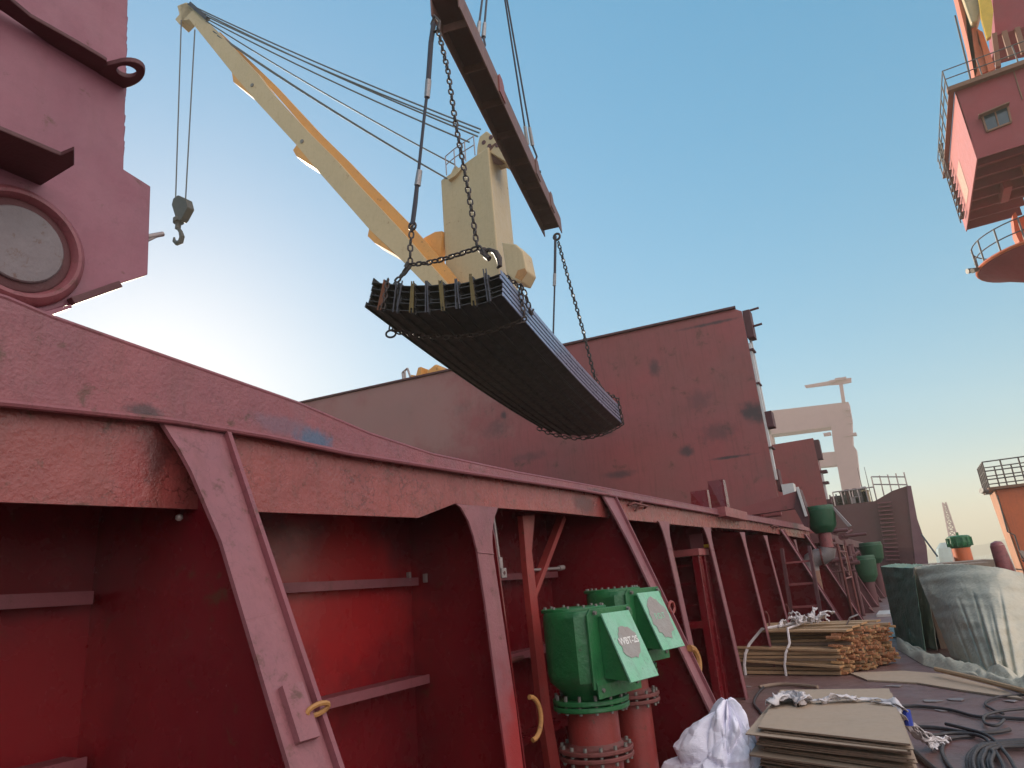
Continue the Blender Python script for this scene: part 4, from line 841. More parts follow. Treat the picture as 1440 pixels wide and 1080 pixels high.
# green capped pipe at the rail
t = thing('capped_deck_pipe', 'orange red pipe with a round green cap against the hazy water', 'vent', (1.9, 40, 0))
q = P(1350, 766, Y=34); m = MB(); m.cyl((q.x, 34, 0), (q.x, 34, q.z), .33, n=18); m.build('pipe', QOR, t, smooth=True)
m = MB(); m.lathe((q.x, 34, q.z - .08), [(.33, -.05), (.38, 0), (.42, .06), (.44, .15), (.42, .40), (.34, .44), (.05, .46)], 20)
for i in range(14): a = 2 * math.pi * i / 14; m.bar((q.x + .44 * math.cos(a), 34 + .44 * math.sin(a), q.z - .06), (q.x + .44 * math.cos(a), 34 + .44 * math.sin(a), q.z + .28), .05, .05)
m.cyl((q.x, 34, q.z + .3), (q.x, 34, q.z + .5), .05, n=8)
m.build('cap', GREEN, t)
# ================================================================ GOLIATH CRANE etc.
gl = thing('gantry_crane', 'huge hazy pinkish shipyard gantry crane beyond the hatch covers', 'gantry crane', (-15, 300, -3)); YG = 300
gp = lambda l, Y=YG: [P(a, b, Y=Y) for a, b in l]
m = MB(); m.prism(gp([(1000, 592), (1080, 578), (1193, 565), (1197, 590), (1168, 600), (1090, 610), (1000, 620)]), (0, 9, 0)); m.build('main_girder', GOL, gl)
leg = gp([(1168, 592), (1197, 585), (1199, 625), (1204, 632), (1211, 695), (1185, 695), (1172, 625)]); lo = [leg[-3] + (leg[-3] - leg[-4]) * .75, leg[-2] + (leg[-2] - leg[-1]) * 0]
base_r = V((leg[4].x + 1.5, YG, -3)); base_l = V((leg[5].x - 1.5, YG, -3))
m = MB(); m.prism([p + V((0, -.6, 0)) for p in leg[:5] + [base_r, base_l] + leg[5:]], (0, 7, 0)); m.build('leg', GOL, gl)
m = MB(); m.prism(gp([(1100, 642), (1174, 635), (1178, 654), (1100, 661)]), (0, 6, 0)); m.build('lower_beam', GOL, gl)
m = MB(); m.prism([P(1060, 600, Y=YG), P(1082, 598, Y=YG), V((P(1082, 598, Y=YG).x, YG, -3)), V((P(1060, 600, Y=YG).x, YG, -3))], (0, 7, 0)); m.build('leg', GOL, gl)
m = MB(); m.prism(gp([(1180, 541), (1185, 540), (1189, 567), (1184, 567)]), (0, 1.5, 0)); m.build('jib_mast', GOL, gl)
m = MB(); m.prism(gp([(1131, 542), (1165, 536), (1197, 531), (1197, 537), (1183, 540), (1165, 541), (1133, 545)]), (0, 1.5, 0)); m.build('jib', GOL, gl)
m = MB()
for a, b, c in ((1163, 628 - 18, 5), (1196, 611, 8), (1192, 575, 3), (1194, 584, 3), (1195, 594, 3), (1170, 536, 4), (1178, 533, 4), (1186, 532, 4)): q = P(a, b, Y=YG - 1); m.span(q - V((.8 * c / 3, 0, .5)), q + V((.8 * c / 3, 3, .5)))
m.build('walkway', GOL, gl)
lt = thing('lattice_tower', 'faint hazy lattice mast rising above the green capped pipe', 'tower', P(1340, 760, Y=420))
m = MB(); b0 = P(1345, 772, Y=420); t0 = P(1332, 706, Y=420); h0 = t0.z + 7
for sx in (-1, 1):
    for sy in (-1, 1): m.bar((b0.x + sx * 2.6, 420 + sy * 2.6, -7), (b0.x + sx * .7 , 420 + sy * .7, t0.z), .5, .5)
for i in range(12):
    f = i / 12; f2 = (i + 1) / 12; wd = 2.6 - 1.9 * f; w2 = 2.6 - 1.9 * f2; z = -7 + h0 * f; z2 = -7 + h0 * f2
    for sy in (-1, 1): m.bar((b0.x - wd, 420 + sy * wd, z), (b0.x + w2, 420 + sy * w2, z2), .4, .4); m.bar((b0.x + wd, 420 + sy * wd, z), (b0.x - w2, 420 + sy * w2, z2), .4, .4)
    m.span((b0.x - wd * 1.1, 420 - wd * 1.1, z - .3), (b0.x + wd * 1.1, 420 + wd * 1.1, z + .3))
m.build('lattice', GOL, lt)
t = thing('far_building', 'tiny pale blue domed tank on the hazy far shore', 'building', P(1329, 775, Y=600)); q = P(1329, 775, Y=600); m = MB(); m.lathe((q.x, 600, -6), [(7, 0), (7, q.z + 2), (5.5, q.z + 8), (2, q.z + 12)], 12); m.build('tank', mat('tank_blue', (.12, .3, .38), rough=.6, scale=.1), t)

# ================================================================ QUAY CRANE
qc = thing('quay_crane', 'red and orange quayside crane with machinery house and round platform, upper right', 'quay crane', (9.5, 45, -3))
x0 = 7.22; x1 = 12.5; y0, y1 = 40, 49.6; z0, z1 = 21.4, 25.7
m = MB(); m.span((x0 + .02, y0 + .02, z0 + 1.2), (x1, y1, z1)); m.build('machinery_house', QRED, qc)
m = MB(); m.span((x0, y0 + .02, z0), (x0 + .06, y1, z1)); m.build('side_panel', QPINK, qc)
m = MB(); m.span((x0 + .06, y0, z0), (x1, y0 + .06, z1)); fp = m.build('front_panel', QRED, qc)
def onF(a, b, Y=y0): return P(a, b, Y=Y)
m = MB(); m.prism([onF(1381, 163, y0 - .03), onF(1417, 149, y0 - .03), onF(1422, 172, y0 - .03), onF(1388, 185, y0 - .03)], (0, .02, 0)); wn = m.build('window', GLASS, fp)
m = MB()
wc = [onF(1381, 163, y0 - .06), onF(1417, 149, y0 - .06), onF(1422, 172, y0 - .06), onF(1388, 185, y0 - .06)]
for i in range(4): m.bar(wc[i], wc[(i + 1) % 4], .09, .09, up=(0, 1, 0))
m.bar((wc[0] + wc[1]) / 2, (wc[2] + wc[3]) / 2, .06, .06, up=(0, 1, 0)); m.build('window_frame', QBR, wn)
m = MB(); m.bar(onF(1376, 164, y0 - .2), onF(1419, 146, y0 - .2), .4, .06, up=(0, 0, 1)); m.build('window_canopy', QBR, wn)
m = MB(); m.bar(onF(1424, 95, y0 - .02), onF(1438, 140, y0 - .02), .05, .04, up=(0, 1, 0)); m.build('conduit', QBR, fp)
# open underside with ribs
m = MB()
for i in range(7): y = y0 + .9 + i * 1.4; m.span((x0 + .07, y, z0 + .02), (x0 + 3.0, y + .12, z0 + .55))
m.build('floor_rib', QDK, qc)
m = MB(); m.span((x0 + .07, y0 + .07, z0 + .9), (x0 + 3.0, y1 - .05, z0 + 1.15)); m.build('floor_plate', QDK, qc)
m = MB(); m.span((x0 + 3.0, y0 + .07, z0 - .02), (x0 + 3.08, y0 + 6.5, z0 + 1.1)); m.build('skirt_plate', QOR, qc)
m = MB(); m.span((x0 + 1.5, y0 + 4, z0 - .3), (x0 + 1.9, y0 + 6, z0 + .3)); m.build('service_hatch', QRED, qc)
m = MB(); m.prism([(x0 + 3.1, y0 + .1, z0 + .2), (x1, y0 + .1, z0 + .4), (x1, y0 + 7, z0 - .4), (x0 + 3.1, y0 + 7, z0 - .3)], (0, 0, .4)); m.build('slew_frame', QBR, qc)
m = MB(); m.prism([P(a, b, Y=46) for a, b in ((1427, 326), (1424, 302), (1428, 298), (1432, 307), (1445, 300), (1460, 340), (1436, 345))], (0, 1, 0)); m.build('slew_bracket', QOR, qc)
# yellow mark panel on the sunlit side
m = MB(); m.span((x0 - .015, y0 + 4.6, z0 + .5), (x0 - .003, y0 + 6.6, z0 + 2.6)); m.build('side_grille', mat('side_grille', (.55, .3, .22), rough=.6, scale=3, rust=.5), qc)
# walkway round the house top
zw = z1
m = MB(); m.span((x0 - .35, y0 - .35, zw - .02), (x1, y0 + .02, zw + .22)); m.span((x0 - .3, y0 + .03, zw - .02), (x0 - .02, y1 + .4, zw + .06)); m.build('walkway', QBR, qc)
m = MB()
pl_ = [(x1, y0 - .3), (x0 - .3, y0 - .3), (x0 - .3, y1 + .3)]
for h in (.55, 1.1): m.tube([(a, b, zw + .2 + h) for a, b in pl_], .035, 6)
for i in range(4): m.cyl((x0 - .3 + i * 1.6, y0 - .3, zw + .2), (x0 - .3 + i * 1.6, y0 - .3, zw + 1.3), .035, n=6)
for i in range(1, 8): m.cyl((x0 - .3, y0 - .3 + i * 1.4, zw), (x0 - .3, y0 - .3 + i * 1.4, zw + 1.3), .035, n=6)
m.build('railing', RAIL, qc)
# side ladder cage seen as mesh
m = MB()
for i in range(11): z = z0 + .4 + i * .5; m.span((x0 - .32, y1 - 2.3, z), (x0 - .08, y1 - 1.2, z + .05))
for y in (y1 - 2.3, y1 - 1.2): m.span((x0 - .32, y, z0 + .2), (x0 - .26, y + .06, zw + 1))
m.build('side_stair', RAIL, qc)
# mast above
YM = 43.0
pm = lambda l, Y=YM: [P(a, b, Y=Y) for a, b in l]
m = MB(); m.prism(pm([(1332, -60), (1352, -60), (1374, 100), (1371, 110), (1362, 60)]), (0, 1.2, 0)); m.build('mast_leg', QOR, qc)
m = MB(); m.prism(pm([(1354, -20), (1372, 30), (1376, 60), (1392, 98), (1371, 108), (1361, 55)]), (0, 1.2, 0)); m.build('mast_leg', QOR, qc)
m = MB(); m.prism(pm([(1374, 40), (1382, 45), (1400, 96), (1390, 101)], YM - .2), (0, 1.0, 0)); m.build('mast_strut', QOR, qc)
m = MB(); m.prism(pm([(1345, -30), (1392, -30), (1375, 30), (1366, 32)], YM - .5), (0, 1.2, 0)); m.build('winch_drum', CREAM, qc, bevel=.1)
m = MB(); m.prism(pm([(1374, -20), (1390, -20), (1397, 15), (1394, 50), (1388, 54), (1380, 25)], YM - 1), (0, .3, 0)); m.build('sheave', YEL, qc)
m = MB(); m.prism(pm([(1392, -40), (1480, -60), (1480, 30), (1440, 38), (1400, 50)], YM + 1), (0, 3, 0)); m.build('counterweight', QDK, qc)
m = MB()
for a, b in (((1398, 48), (1404, 95)), ((1412, 45), (1422, 80)), ((1430, 40), (1440, 75))): m.bar(P(*a, Y=YM + 1), P(*b, Y=YM + 1), .25, .25)
m.build('mast_strut', QBR, qc)
m = MB(); m.cyl(P(1343, 22, Y=YM - .2), P(1365, 112, Y=YM - .2), .05, n=6); m.build('backstay', RAIL, qc)
# round platform
cx, cy, rp0 = 9.55, 43.5, 3.05; q = P(1380, 366, Y=cy)
zp = P(1378, 385, Y=cy).z; cx = P(1374, 378, Y=cy).x + rp0
m = MB(); m.lathe((cx, cy, zp), [(rp0 * .4, -.9), (rp0 - .25, -.05), (rp0, 0), (rp0, .18), (rp0 - .05, .2)], 40); rpl = m.build('round_platform', QDK, qc, smooth=True)
m = MB(); m.tube([(cx + (rp0 + .03) * math.cos(2 * math.pi * i / 40), cy + (rp0 + .03) * math.sin(2 * math.pi * i / 40), zp + .12) for i in range(40)], .10, 6, closed=True); m.build('platform_rim', QOR, rpl)
m = MB()
for i in range(16): a = 2 * math.pi * i / 16; m.cyl((cx + rp0 * math.cos(a), cy + rp0 * math.sin(a), zp + .2), (cx + rp0 * math.cos(a), cy + rp0 * math.sin(a), zp + 1.5), .045, n=6)
for h in (.8, 1.5): m.tube([(cx + rp0 * math.cos(2 * math.pi * i / 40), cy + rp0 * math.sin(2 * math.pi * i / 40), zp + h) for i in range(40)], .035, 5, closed=True)
m.build('railing', RAIL, qc)
m = MB(); m.cyl((cx - rp0 - .1, cy, zp + .3), (cx - rp0 - .5, cy - .2, zp + .25), .12, .16, n=8); m.cyl((cx - rp0 - .05, cy - .6, zp + .1), (cx - rp0 - .35, cy - .8, zp), .1, .15, n=8); m.build('floodlight', RAIL, qc)
m = MB(); m.cyl((cx + 1.6, cy, 5), (cx + 1.6, cy, zp - .3), 1.5, n=28); m.cyl((cx + 1.6, cy, zp), (cx + 1.6, cy, z0 + 1), 1.3, n=28); m.build('column', QOR, qc, smooth=True)
# portal with leg
YQ = 45.0; q = P(1398, 690, Y=YQ); ztp = q.z
m = MB(); m.prism([V((q.x, YQ - .6, ztp)), V((q.x + 2.2, YQ - .6, ztp)), V((q.x + 2.2, YQ - .6, -3)), V((q.x + .4, YQ - .6, -3))], (0, 3.0, 0)); m.build('portal_leg', QOR, qc, bevel=.04)
m = MB(); m.prism([V((q.x - .01, YQ - .55, ztp)), V((q.x - .01, YQ + 2.3, ztp)), V((q.x + .39, YQ + 2.3, -3)), V((q.x + .39, YQ - .55, -3))], (-.04, 0, 0)); m.build('leg_side', mat('sunlit_orange_side', (.55, .26, .15), rough=.6, scale=.5, streak=.3), qc)  # paler plate paints the sunlight on the leg's left face
m = MB(); m.span((q.x + 1, YQ - .5, ztp - 1.2), (q.x + 12, YQ + 2.3, ztp)); m.build('portal_beam', QOR, qc)
m = MB(); m.span((q.x - .3, YQ - .9, ztp), (q.x + 12, YQ + 2.6, ztp + .14)); m.build('portal_deck', QBR, qc)
m = MB()
pr_ = [(q.x + 8, YQ - .8), (q.x - .25, YQ - .8), (q.x - .25, YQ + 2.5), (q.x + 8, YQ + 2.5)]
for h in (.55, 1.0, 1.5): m.tube([(a, b, ztp + h) for a, b in pr_], .035, 5)
for i in range(9): m.cyl((q.x - .25 + i * .8, YQ - .8, ztp), (q.x - .25 + i * .8, YQ - .8, ztp + 1.5), .04, n=6); m.cyl((q.x - .25 + i * .8, YQ + 2.5, ztp), (q.x - .25 + i * .8, YQ + 2.5, ztp + 1.5), .04, n=6)
for i in range(1, 4): m.cyl((q.x - .25, YQ - .8 + i * .8, ztp), (q.x - .25, YQ - .8 + i * .8, ztp + 1.5), .04, n=6)
m.build('railing', RAIL, qc)
m = MB()
for o in (0, .35): m.cyl((q.x - .35, YQ - .9 + o, ztp - .05), (q.x - .65, YQ - 1.1 + o, ztp + .02), .1, .15, n=8); m.cyl((q.x - .2, YQ - .7, ztp - .2), (q.x - .5, YQ - .9 + o, ztp - .15), .03, n=5)
m.build('floodlight', RAIL, qc)
m = MB(); m.tube([(q.x + .02, YQ - .7, ztp - .3), (q.x - .0, YQ - .75, ztp - 2.2), (q.x + .25, YQ - .75, ztp - 2.4), (q.x + .28, YQ - .75, ztp - 3.6)], .04, 5); m.build('cable', RAIL, qc)

def strip(m, pts, w_, amp=.01, seed=0, side=None):
    pts = [V(p) for p in pts]; out = []
    for i in range(len(pts) - 1):
        p0 = pts[max(0, i - 1)]; p1 = pts[i]; p2 = pts[i + 1]; p3 = pts[min(len(pts) - 1, i + 2)]
        for k in range(8):
            u = k / 8; out.append(.5 * ((2 * p1) + (p2 - p0) * u + (2 * p0 - 5 * p1 + 4 * p2 - p3) * u * u + (3 * p1 - p0 - 3 * p2 + p3) * u ** 3))
    out.append(pts[-1]); vs = []; n = len(out)
    for i, p in enumerate(out):
        t = (out[min(i + 1, n - 1)] - out[max(i - 1, 0)]).normalized(); q = t.cross(V((0, 0, 1)))
        q = q.normalized() if q.length > .1 else V((1, 0, 0)); tw = NZ.noise(V((i * .21, seed, 0))) * 1.6; up = q.cross(t); q = q * math.cos(tw) + up * math.sin(tw)
        ww = w_ * (1 + .6 * NZ.noise(V((i * .3, seed, 9))))
        for c in range(5): vs.append(p + q * ww * (c / 2 - 1) + up * (.6 * amp * NZ.noise(V((i * .45, c * 1.1, seed))) * 2 + abs(c - 2) * amp * -.2) + V((0, 0, amp)))
    m.add(vs, [(i * 5 + c, i * 5 + c + 1, i * 5 + c + 6, i * 5 + c + 5) for i in range(n - 1) for c in range(4)])
def thick(o, t_=.004): k = o.modifiers.new('thickness', 'SOLIDIFY'); k.thickness = t_; return o
# ================================================================ DECK GOODS
# timber bundle
Ow = V((-1.36, 11.9, 0)); aw = V((-.97, .24, 0)).normalized(); sw = V((.45, .89, 0)).normalized()
tb = thing('timber_bundle', 'tied bundle of sawn battens with ragged orange brown ends on the deck', 'timber', Ow + aw)
rr = random.Random(31); stick = []
LW, WW, HW = 1.85, 1.5, .60
zrow = 0.02; nrow = 13
for j in range(nrow):
    z = .02 + j * HW / nrow; nn_ = 14
    for i in range(nn_):
        s = (i + .5) * WW / nn_ + rr.uniform(-.02, .02)
        if j >= 8 and i < 3 + (j - 8) * .9: continue
        stick.append((s, z + rr.uniform(-.008, .008), rr.uniform(-.10, .14), rr.uniform(-.30, .22), rr.uniform(-.13, .13)))
def put(m, s, z, e0, e1, yaw, w_, h_, rise=0):
    a = Ow + sw * s + aw * (-e0) * .6 + V((0, 0, z + h_ / 2)); b = Ow + sw * (s + yaw) + aw * (LW + e1) + V((0, 0, z + h_ / 2 + rise))
    n0 = len(m.f); m.bar(a, b, w_, h_); m.m[n0] = 2; m.m[n0 + 1] = 2
stick.sort(key=lambda q: q[0] - q[1] * 1.5)
first = stick[:70]; rest = stick[70:]
for q in first:
    m = MB(); c = rr.random(); put(m, *q, rr.uniform(.07, .15), rr.uniform(.03, .045)); m.build('batten', [WOOD if c < .6 else WOODG, WOOD, WOODE if rr.random() < .6 else WOODE2], tb)
m = MB()
for q in rest: put(m, *q, rr.uniform(.06, .12), rr.uniform(.028, .042))
tag(m.build('inner_battens', [WOOD, WOODG, WOODE], tb), kind='stuff')
m = MB()
for i in range(210):     # splinter ends poking out at the cut face
    s = rr.uniform(0, WW); z = rr.uniform(.02, HW - .02)
    a = Ow + sw * s + aw * .1 + V((0, 0, z)); n0 = len(m.f); m.cur = 1 if rr.random() < .4 else 0
    m.bar(a, a - aw * rr.uniform(.12, .24) + V((0, 0, rr.uniform(-.02, .02))), rr.uniform(.03, .08), rr.uniform(.018, .035), up=(rr.uniform(-.4, .4), 0, 1))
tag(m.build('splintered_ends', [WOODE, WOODE2], tb), kind='stuff')
for s, z, w_, rise, yaw, e0 in ((.08, .34, .30, .06, .0, .05), (.25, .60, .26, .03, .05, .2), (.55, .63, .3, -.03, .1, .1), (.9, .645, .28, .0, .0, .0), (-.05, .12, .2, .10, .05, .12), (1.2, .65, .2, 0, .03, .1)):
    m = MB(); put(m, s, z, e0, rr.uniform(-.1, .1), yaw, w_, .028, rise); m.build('plank', [WOOD, WOOD, WOODE2], tb)
def ribbon(m, pts, w_, th=.006, up=(0, 0, 1)):
    for a, b in zip(pts[:-1], pts[1:]): m.bar(a, b + (b - a).normalized() * .004, w_, th, up=up)
def wpt(s, l, z): return Ow + sw * s + aw * l + V((0, 0, z))
for l, l2, w_ in ((1.42, 1.0, .05), (.75, .80, .04)):
    m = MB(); m.tube([wpt(-.14, l, .0), wpt(-.13, l, .15), wpt(-.10, l - .03, .32), wpt(.0, l - .06, .46), wpt(.15, (l + l2) / 2, .67), wpt(.5, l2, .70), wpt(.8, .9, .72), wpt(1.2, .9, .70), wpt(1.6, .9, .5), wpt(1.62, .9, 0)], w_ * .5, 6); m.build('strap', STRAP, tb)
m = MB()
for i in range(14):
    a = wpt(.55 + rr.uniform(-.2, .2), .8 + rr.uniform(-.25, .25), .68 + rr.uniform(0, .05)); d_ = V((rr.uniform(-1, 1), rr.uniform(-1, 1), rr.uniform(-.1, .5))).normalized() * rr.uniform(.15, .36)
    strip(m, [a, a + d_ * .35 + V((0, 0, .07)), a + d_ * .75 + V((0, 0, .04)), a + d_ + V((0, 0, -.02))], .035, .03, i * 2.7)
thick(m.build('knotted_strap', STRAP, tb, smooth=True), .006)
m = MB(); m.tube([wpt(.75, .18, .25), wpt(.72, .2, .62), wpt(.72, .1, .76), wpt(.78, .0, .80)], .014, 6); m.build('bent_bar', DULL, tb)
# board stack
cA, cB, cC, cD = P(1066, 1022, Z=.5), P(1280, 1046, Z=.5), P(1250, 968, Z=.5), P(1097, 970, Z=.5)
bs = thing('board_stack', 'stack of brown fibreboard sheets tied with white ribbon, in front of the timber', 'board stack', (cA + cC) / 2 - V((0, 0, .5)))
rr = random.Random(8); cen = (cA + cB + cC + cD) / 4; zz = .5
for i in range(24):
    dz = zz - .5; f = rr.uniform(.965, 1.02) if i else 1.0; o = V((rr.uniform(-.03, .03), rr.uniform(-.05, .05), 0)) if i else V((0, 0, 0)); th = .007 if i % 3 else .012
    cs = [cen + (c - cen) * f + o + V((0, 0, dz - th)) for c in (cA, cB, cC, cD)]
    if i % 5 == 2: cs[0] += V((-.06, -.03, 0))
    m = MB(); m.prism(cs, (0, 0, th)); 
    for k in range(2, 6): m.m[k] = 1
    m.build('board', [BOARD, BOARDE], bs); zz -= th + (.002 if i % 4 else .016)
m = MB(); m.span((cen.x - .45, cen.y - .9, 0), (cen.x + .45, cen.y + .9, max(.02, zz))); m.build('pallet', WOODG, bs)
def bz(x, y, z=.515): return P(x, y, Z=z)
m = MB(); strip(m, [bz(1082, 988), bz(1110, 984), bz(1145, 986, .52), bz(1180, 982, .53), bz(1205, 984, .52), bz(1235, 984), bz(1262, 990), bz(1276, 1003, .45)], .035, .012, 1); thick(m.build('ribbon', STRAP, bs, smooth=True))
m = MB()
for k in range(5): strip(m, [bz(1080 + k * 3, 992 - k * 2, .51), bz(1092 + k * 5, 984 - k, .56 - k * .006), bz(1112 + k * 4, 980 + k * 2, .54), bz(1126 + k * 2, 980 + k, .515)], .045, .03, k * 3.1)
thick(m.build('knot', STRAP, bs, smooth=True))
m = MB()
for k in range(3): strip(m, [bz(1150 + k * 4, 988, .515), bz(1176, 981 + k, .545 - k * .01), bz(1204, 985 - k, .515)], .035, .02, 20 + k * 2.3)
thick(m.build('knot', STRAP, bs, smooth=True))
m = MB(); strip(m, [bz(1225, 988, .51), bz(1256, 991, .51), bz(1272, 1010, .42), bz(1282, 1030, .25)], .02, .006, 5); thick(m.build('ribbon', STRAP, bs, smooth=True))
m = MB()
for k in range(6): strip(m, [P(1277 + k, 1022, Z=.3), P(1290 + k * 2, 1038 - k, Z=.14), P(1306 + k * 3, 1048 - k * 1.5, Z=.05), P(1316 + k * 4, 1056 - k * 3, Z=.02)], .026, .02, 40 + k * 1.7)
thick(m.build('frayed_ribbon_end', STRAP, bs, smooth=True))
q = P(1276, 1008, Z=.42); m = MB(); m.tube([q + V((0, 0, .05)), q, q - V((0, 0, .06))], .03, 8); m.build('ribbon_blue_print', mat('blue_print', (.03, .06, .4), rough=.5, scale=9), bs)
# white bag
cb0 = V((-1.66, 5.86, 0)); m = MB(); nu, nv = 130, 60; vs = []; fs = []
def vor(p): return NZ.voronoi(p)[0]
for j in range(nv + 1):
    f = j / nv
    for i in range(nu):
        a = 2 * math.pi * i / nu; ca, sa = math.cos(a), math.sin(a)
        r = .345 * (1 - f ** 1.7) ** .75 + .015; z = .63 * f
        q = V((ca * 1.15, sa * 1.15, f * 1.9)); d0 = vor(q * 1.25); e1 = d0[1] - d0[0]; d1 = vor(q * 3.1 + V((3, 1, 2))); e2 = d1[1] - d1[0]
        fold = min(e1, .5) * .26 + min(e2, .4) * .04 - .08
        p = V((ca * r, sa * r * .8, z)) + V((ca, sa, .35)) * fold * (1 - .3 * f)
        p.x += .10 * f; p.y += .10 * f
        t_ = max(0, -math.cos(a - .15) - .75) * 4 * (1 - f) ** 1.5; p.x -= t_ * .22; p.z += t_ * .02
        p.z = max(0.004, p.z); vs.append(cb0 + p)
for j in range(nv):
    for i in range(nu): fs.append((j * nu + i, j * nu + (i + 1) % nu, (j + 1) * nu + (i + 1) % nu, (j + 1) * nu + i))
fs.append(tuple(nv * nu + i for i in range(nu))); m.add(vs, fs)
tag(m.build('plastic_bag', BAG, smooth=False), 'crumpled white woven plastic bag on the deck at the foot of the ladder', 'bag')
# tarpaulin covered cargo
tc_ = thing('covered_cargo', 'boxy cargo under a draped grey and green tarpaulin right of the timber', 'covered cargo', (.3, 14, 0))
def loft(name, top, bot, mt, back, nu=90, nv=26, amp=.06, seed=0, sub=None, folds=None):
    def lerpl(l, f):
        k = f * (len(l) - 1); i = min(int(k), len(l) - 2); u = k - i
        p0 = l[max(0, i - 1)]; p1 = l[i]; p2 = l[i + 1]; p3 = l[min(len(l) - 1, i + 2)]
        return .5 * ((2 * p1) + (p2 - p0) * u + (2 * p0 - 5 * p1 + 4 * p2 - p3) * u * u + (3 * p1 - p0 - 3 * p2 + p3) * u ** 3)
    m = MB(); vs = []; fs = []
    for j in range(nv + 1):
        g = j / nv
        for i in range(nu + 1):
            f = i / nu; a, b = lerpl(top, f), lerpl(bot, f); p = a.lerp(b, g)
            n1 = NZ.noise(V((f * 5 + seed + g * 1.2, g * 1.1, 0))) ; n2 = NZ.noise(V((f * 13 + seed, g * 4.5, 5))); n3 = NZ.noise(V((f * 3, g * 14 + f * 2, seed))) * 1.6 - 1.5 * abs(NZ.noise(V((f * 4 + 3 * g, g * 5, seed + 4))))
            p += V((-.1, -1, .15)) * (amp * g ** .7 * (n1 * 2.4 + n2 * .55) + .045 * n3)
            if folds:
                for fc, g0, dp, sl in folds: p += V((-.1, -1, .1)) * (-dp) * max(0, min(1, (g - g0) * 3)) * math.exp(-((f - fc - sl * g) / .012) ** 2); p += V((-.1, -1, .1)) * (dp * .8) * max(0, min(1, (g - g0) * 3)) * math.exp(-((f - fc - .03 - sl * g) / .025) ** 2)
            p.z = max(.006, p.z); vs.append(p)
    W_ = nu + 1
    fs = [(j * W_ + i, j * W_ + i + 1, (j + 1) * W_ + i + 1, (j + 1) * W_ + i) for j in range(nv) for i in range(nu)]
    if back:
        k = len(vs); bk = back
        for r_ in range(1, 7):
            for i in range(nu + 1): p = vs[i].copy(); q = p + bk * (r_ / 6); q.z += .03 * NZ.noise(V((i * .2, r_ * .8, seed))) - (.0); vs.append(q)
        prev = 0
        for r_ in range(6):
            cur = k + r_ * W_; fs += [(prev + i, prev + i + 1, cur + i + 1, cur + i) for i in range(nu)]; prev = cur
    m.add(vs, fs); o = m.build(name, mt, tc_, smooth=True); s = o.modifiers.new('th', 'SOLIDIFY'); s.thickness = .008; return o
zt = 1.50
Tl, Tm, Tr, Te = P(1238, 797, Y=16.5), P(1284, 799, Y=14.6), P(1398, 797, Y=13.2), P(1425, 850, Y=12.4)
loft('green_sheet', [Tl, Tl.lerp(Tm, .5), Tm], [V((Tl.x - .02, Tl.y - .1, 0)), V((Tl.x * .5 + Tm.x * .5, 15.2, 0)), V((Tm.x - .12, 14.0, 0))], TARPG, V((.2, 3.2, .02)), nu=120, amp=.045, seed=3, folds=((.25, .2, .03, .2), (.6, .3, .03, -.15)))
loft('grey_sheet', [Tm + V((.02, -.05, .01)), Tm.lerp(Tr, .5) + V((0, -.1, .05)), Tr, Tr + V((.35, .1, -.12))],
     [P(1338, 925, Z=0), P(1385, 950, Z=0), P(1432, 962, Z=0), P(1500, 950, Z=0)], TARP, V((-.15, 3.0, -.02)), nu=220, nv=40, amp=.085, seed=11, folds=((.2, .45, .05, .03), (.30, .3, .07, .05), (.44, .25, .09, .04), (.56, .35, .06, .02), (.68, .2, .05, -.03), (.1, .5, .04, .02)))
loft('fold_flap', [Tm + V((.0, -.12, .0)), Tm + V((.16, -.16, 0))], [P(1284, 905, Z=0), P(1318, 915, Z=0)], TARP, None, nu=20, amp=.06, seed=19)
m = MB(); m.span((Tl.x + .12, 16.9, 0), (1.3, 19.5, 1.42)); m.span((Tm.x + .12, 15.0, 0), (1.1, 18, 1.40)); m.build('cargo_crate', WOODG, tc_)
# crumpled tarp hem on the deck
m = MB(); nu, nv = 90, 14; vs = []
hem = [P(1262, 912, Z=0), P(1300, 935, Z=0), P(1350, 948, Z=0), P(1400, 962, Z=0), P(1450, 978, Z=0), P(1500, 990, Z=0)]
for j in range(nv + 1):
    for i in range(nu + 1):
        k = i / nu * (len(hem) - 1); a = min(int(k), len(hem) - 2); p = hem[a].lerp(hem[a + 1], k - a) + V((.1, 1, 0)) * (j / nv * .9 - .1)
        h = math.sin(math.pi * j / nv) ** .5 * (.05 + .2 * abs(NZ.noise(V((i * .06, j * .12, 2)))) + .06 * abs(NZ.noise(V((i * .2, j * .3, 7))))); p.z = .008 + h; vs.append(p)
m.add(vs, [(j * (nu + 1) + i, j * (nu + 1) + i + 1, (j + 1) * (nu + 1) + i + 1, (j + 1) * (nu + 1) + i) for j in range(nv) for i in range(nu)])
m.build('crumpled_hem', TARP, tc_, smooth=True)
t = thing('second_covered_load', 'smaller draped load behind the grey tarpaulin at the right edge', 'covered cargo', (2.2, 14.5, 0))
m = MB(); m.prism([V((1.45, 14.8, 0)), V((2.9, 14.8, 0)), V((2.9, 14.8, .9)), V((1.9, 14.8, 1.1)), V((1.5, 14.8, .9))], (0, 2.2, 0)); m.build('sheet', TARP, t, bevel=.15)
m = MB(); rr = random.Random(55)
for i in range(14): m.bar((1.6 + rr.uniform(0, .9), 17 + rr.uniform(-.3, .3), .9 + rr.uniform(0, .1)), (1.75 + rr.uniform(0, .9), 17.6, 1.5 + rr.uniform(-.2, .05)), .08, .03)
tag(m.build('scrap_wood_pile', WOODG), 'dark jumble of scrap boards piled behind the tarpaulin at the right', 'scrap wood')
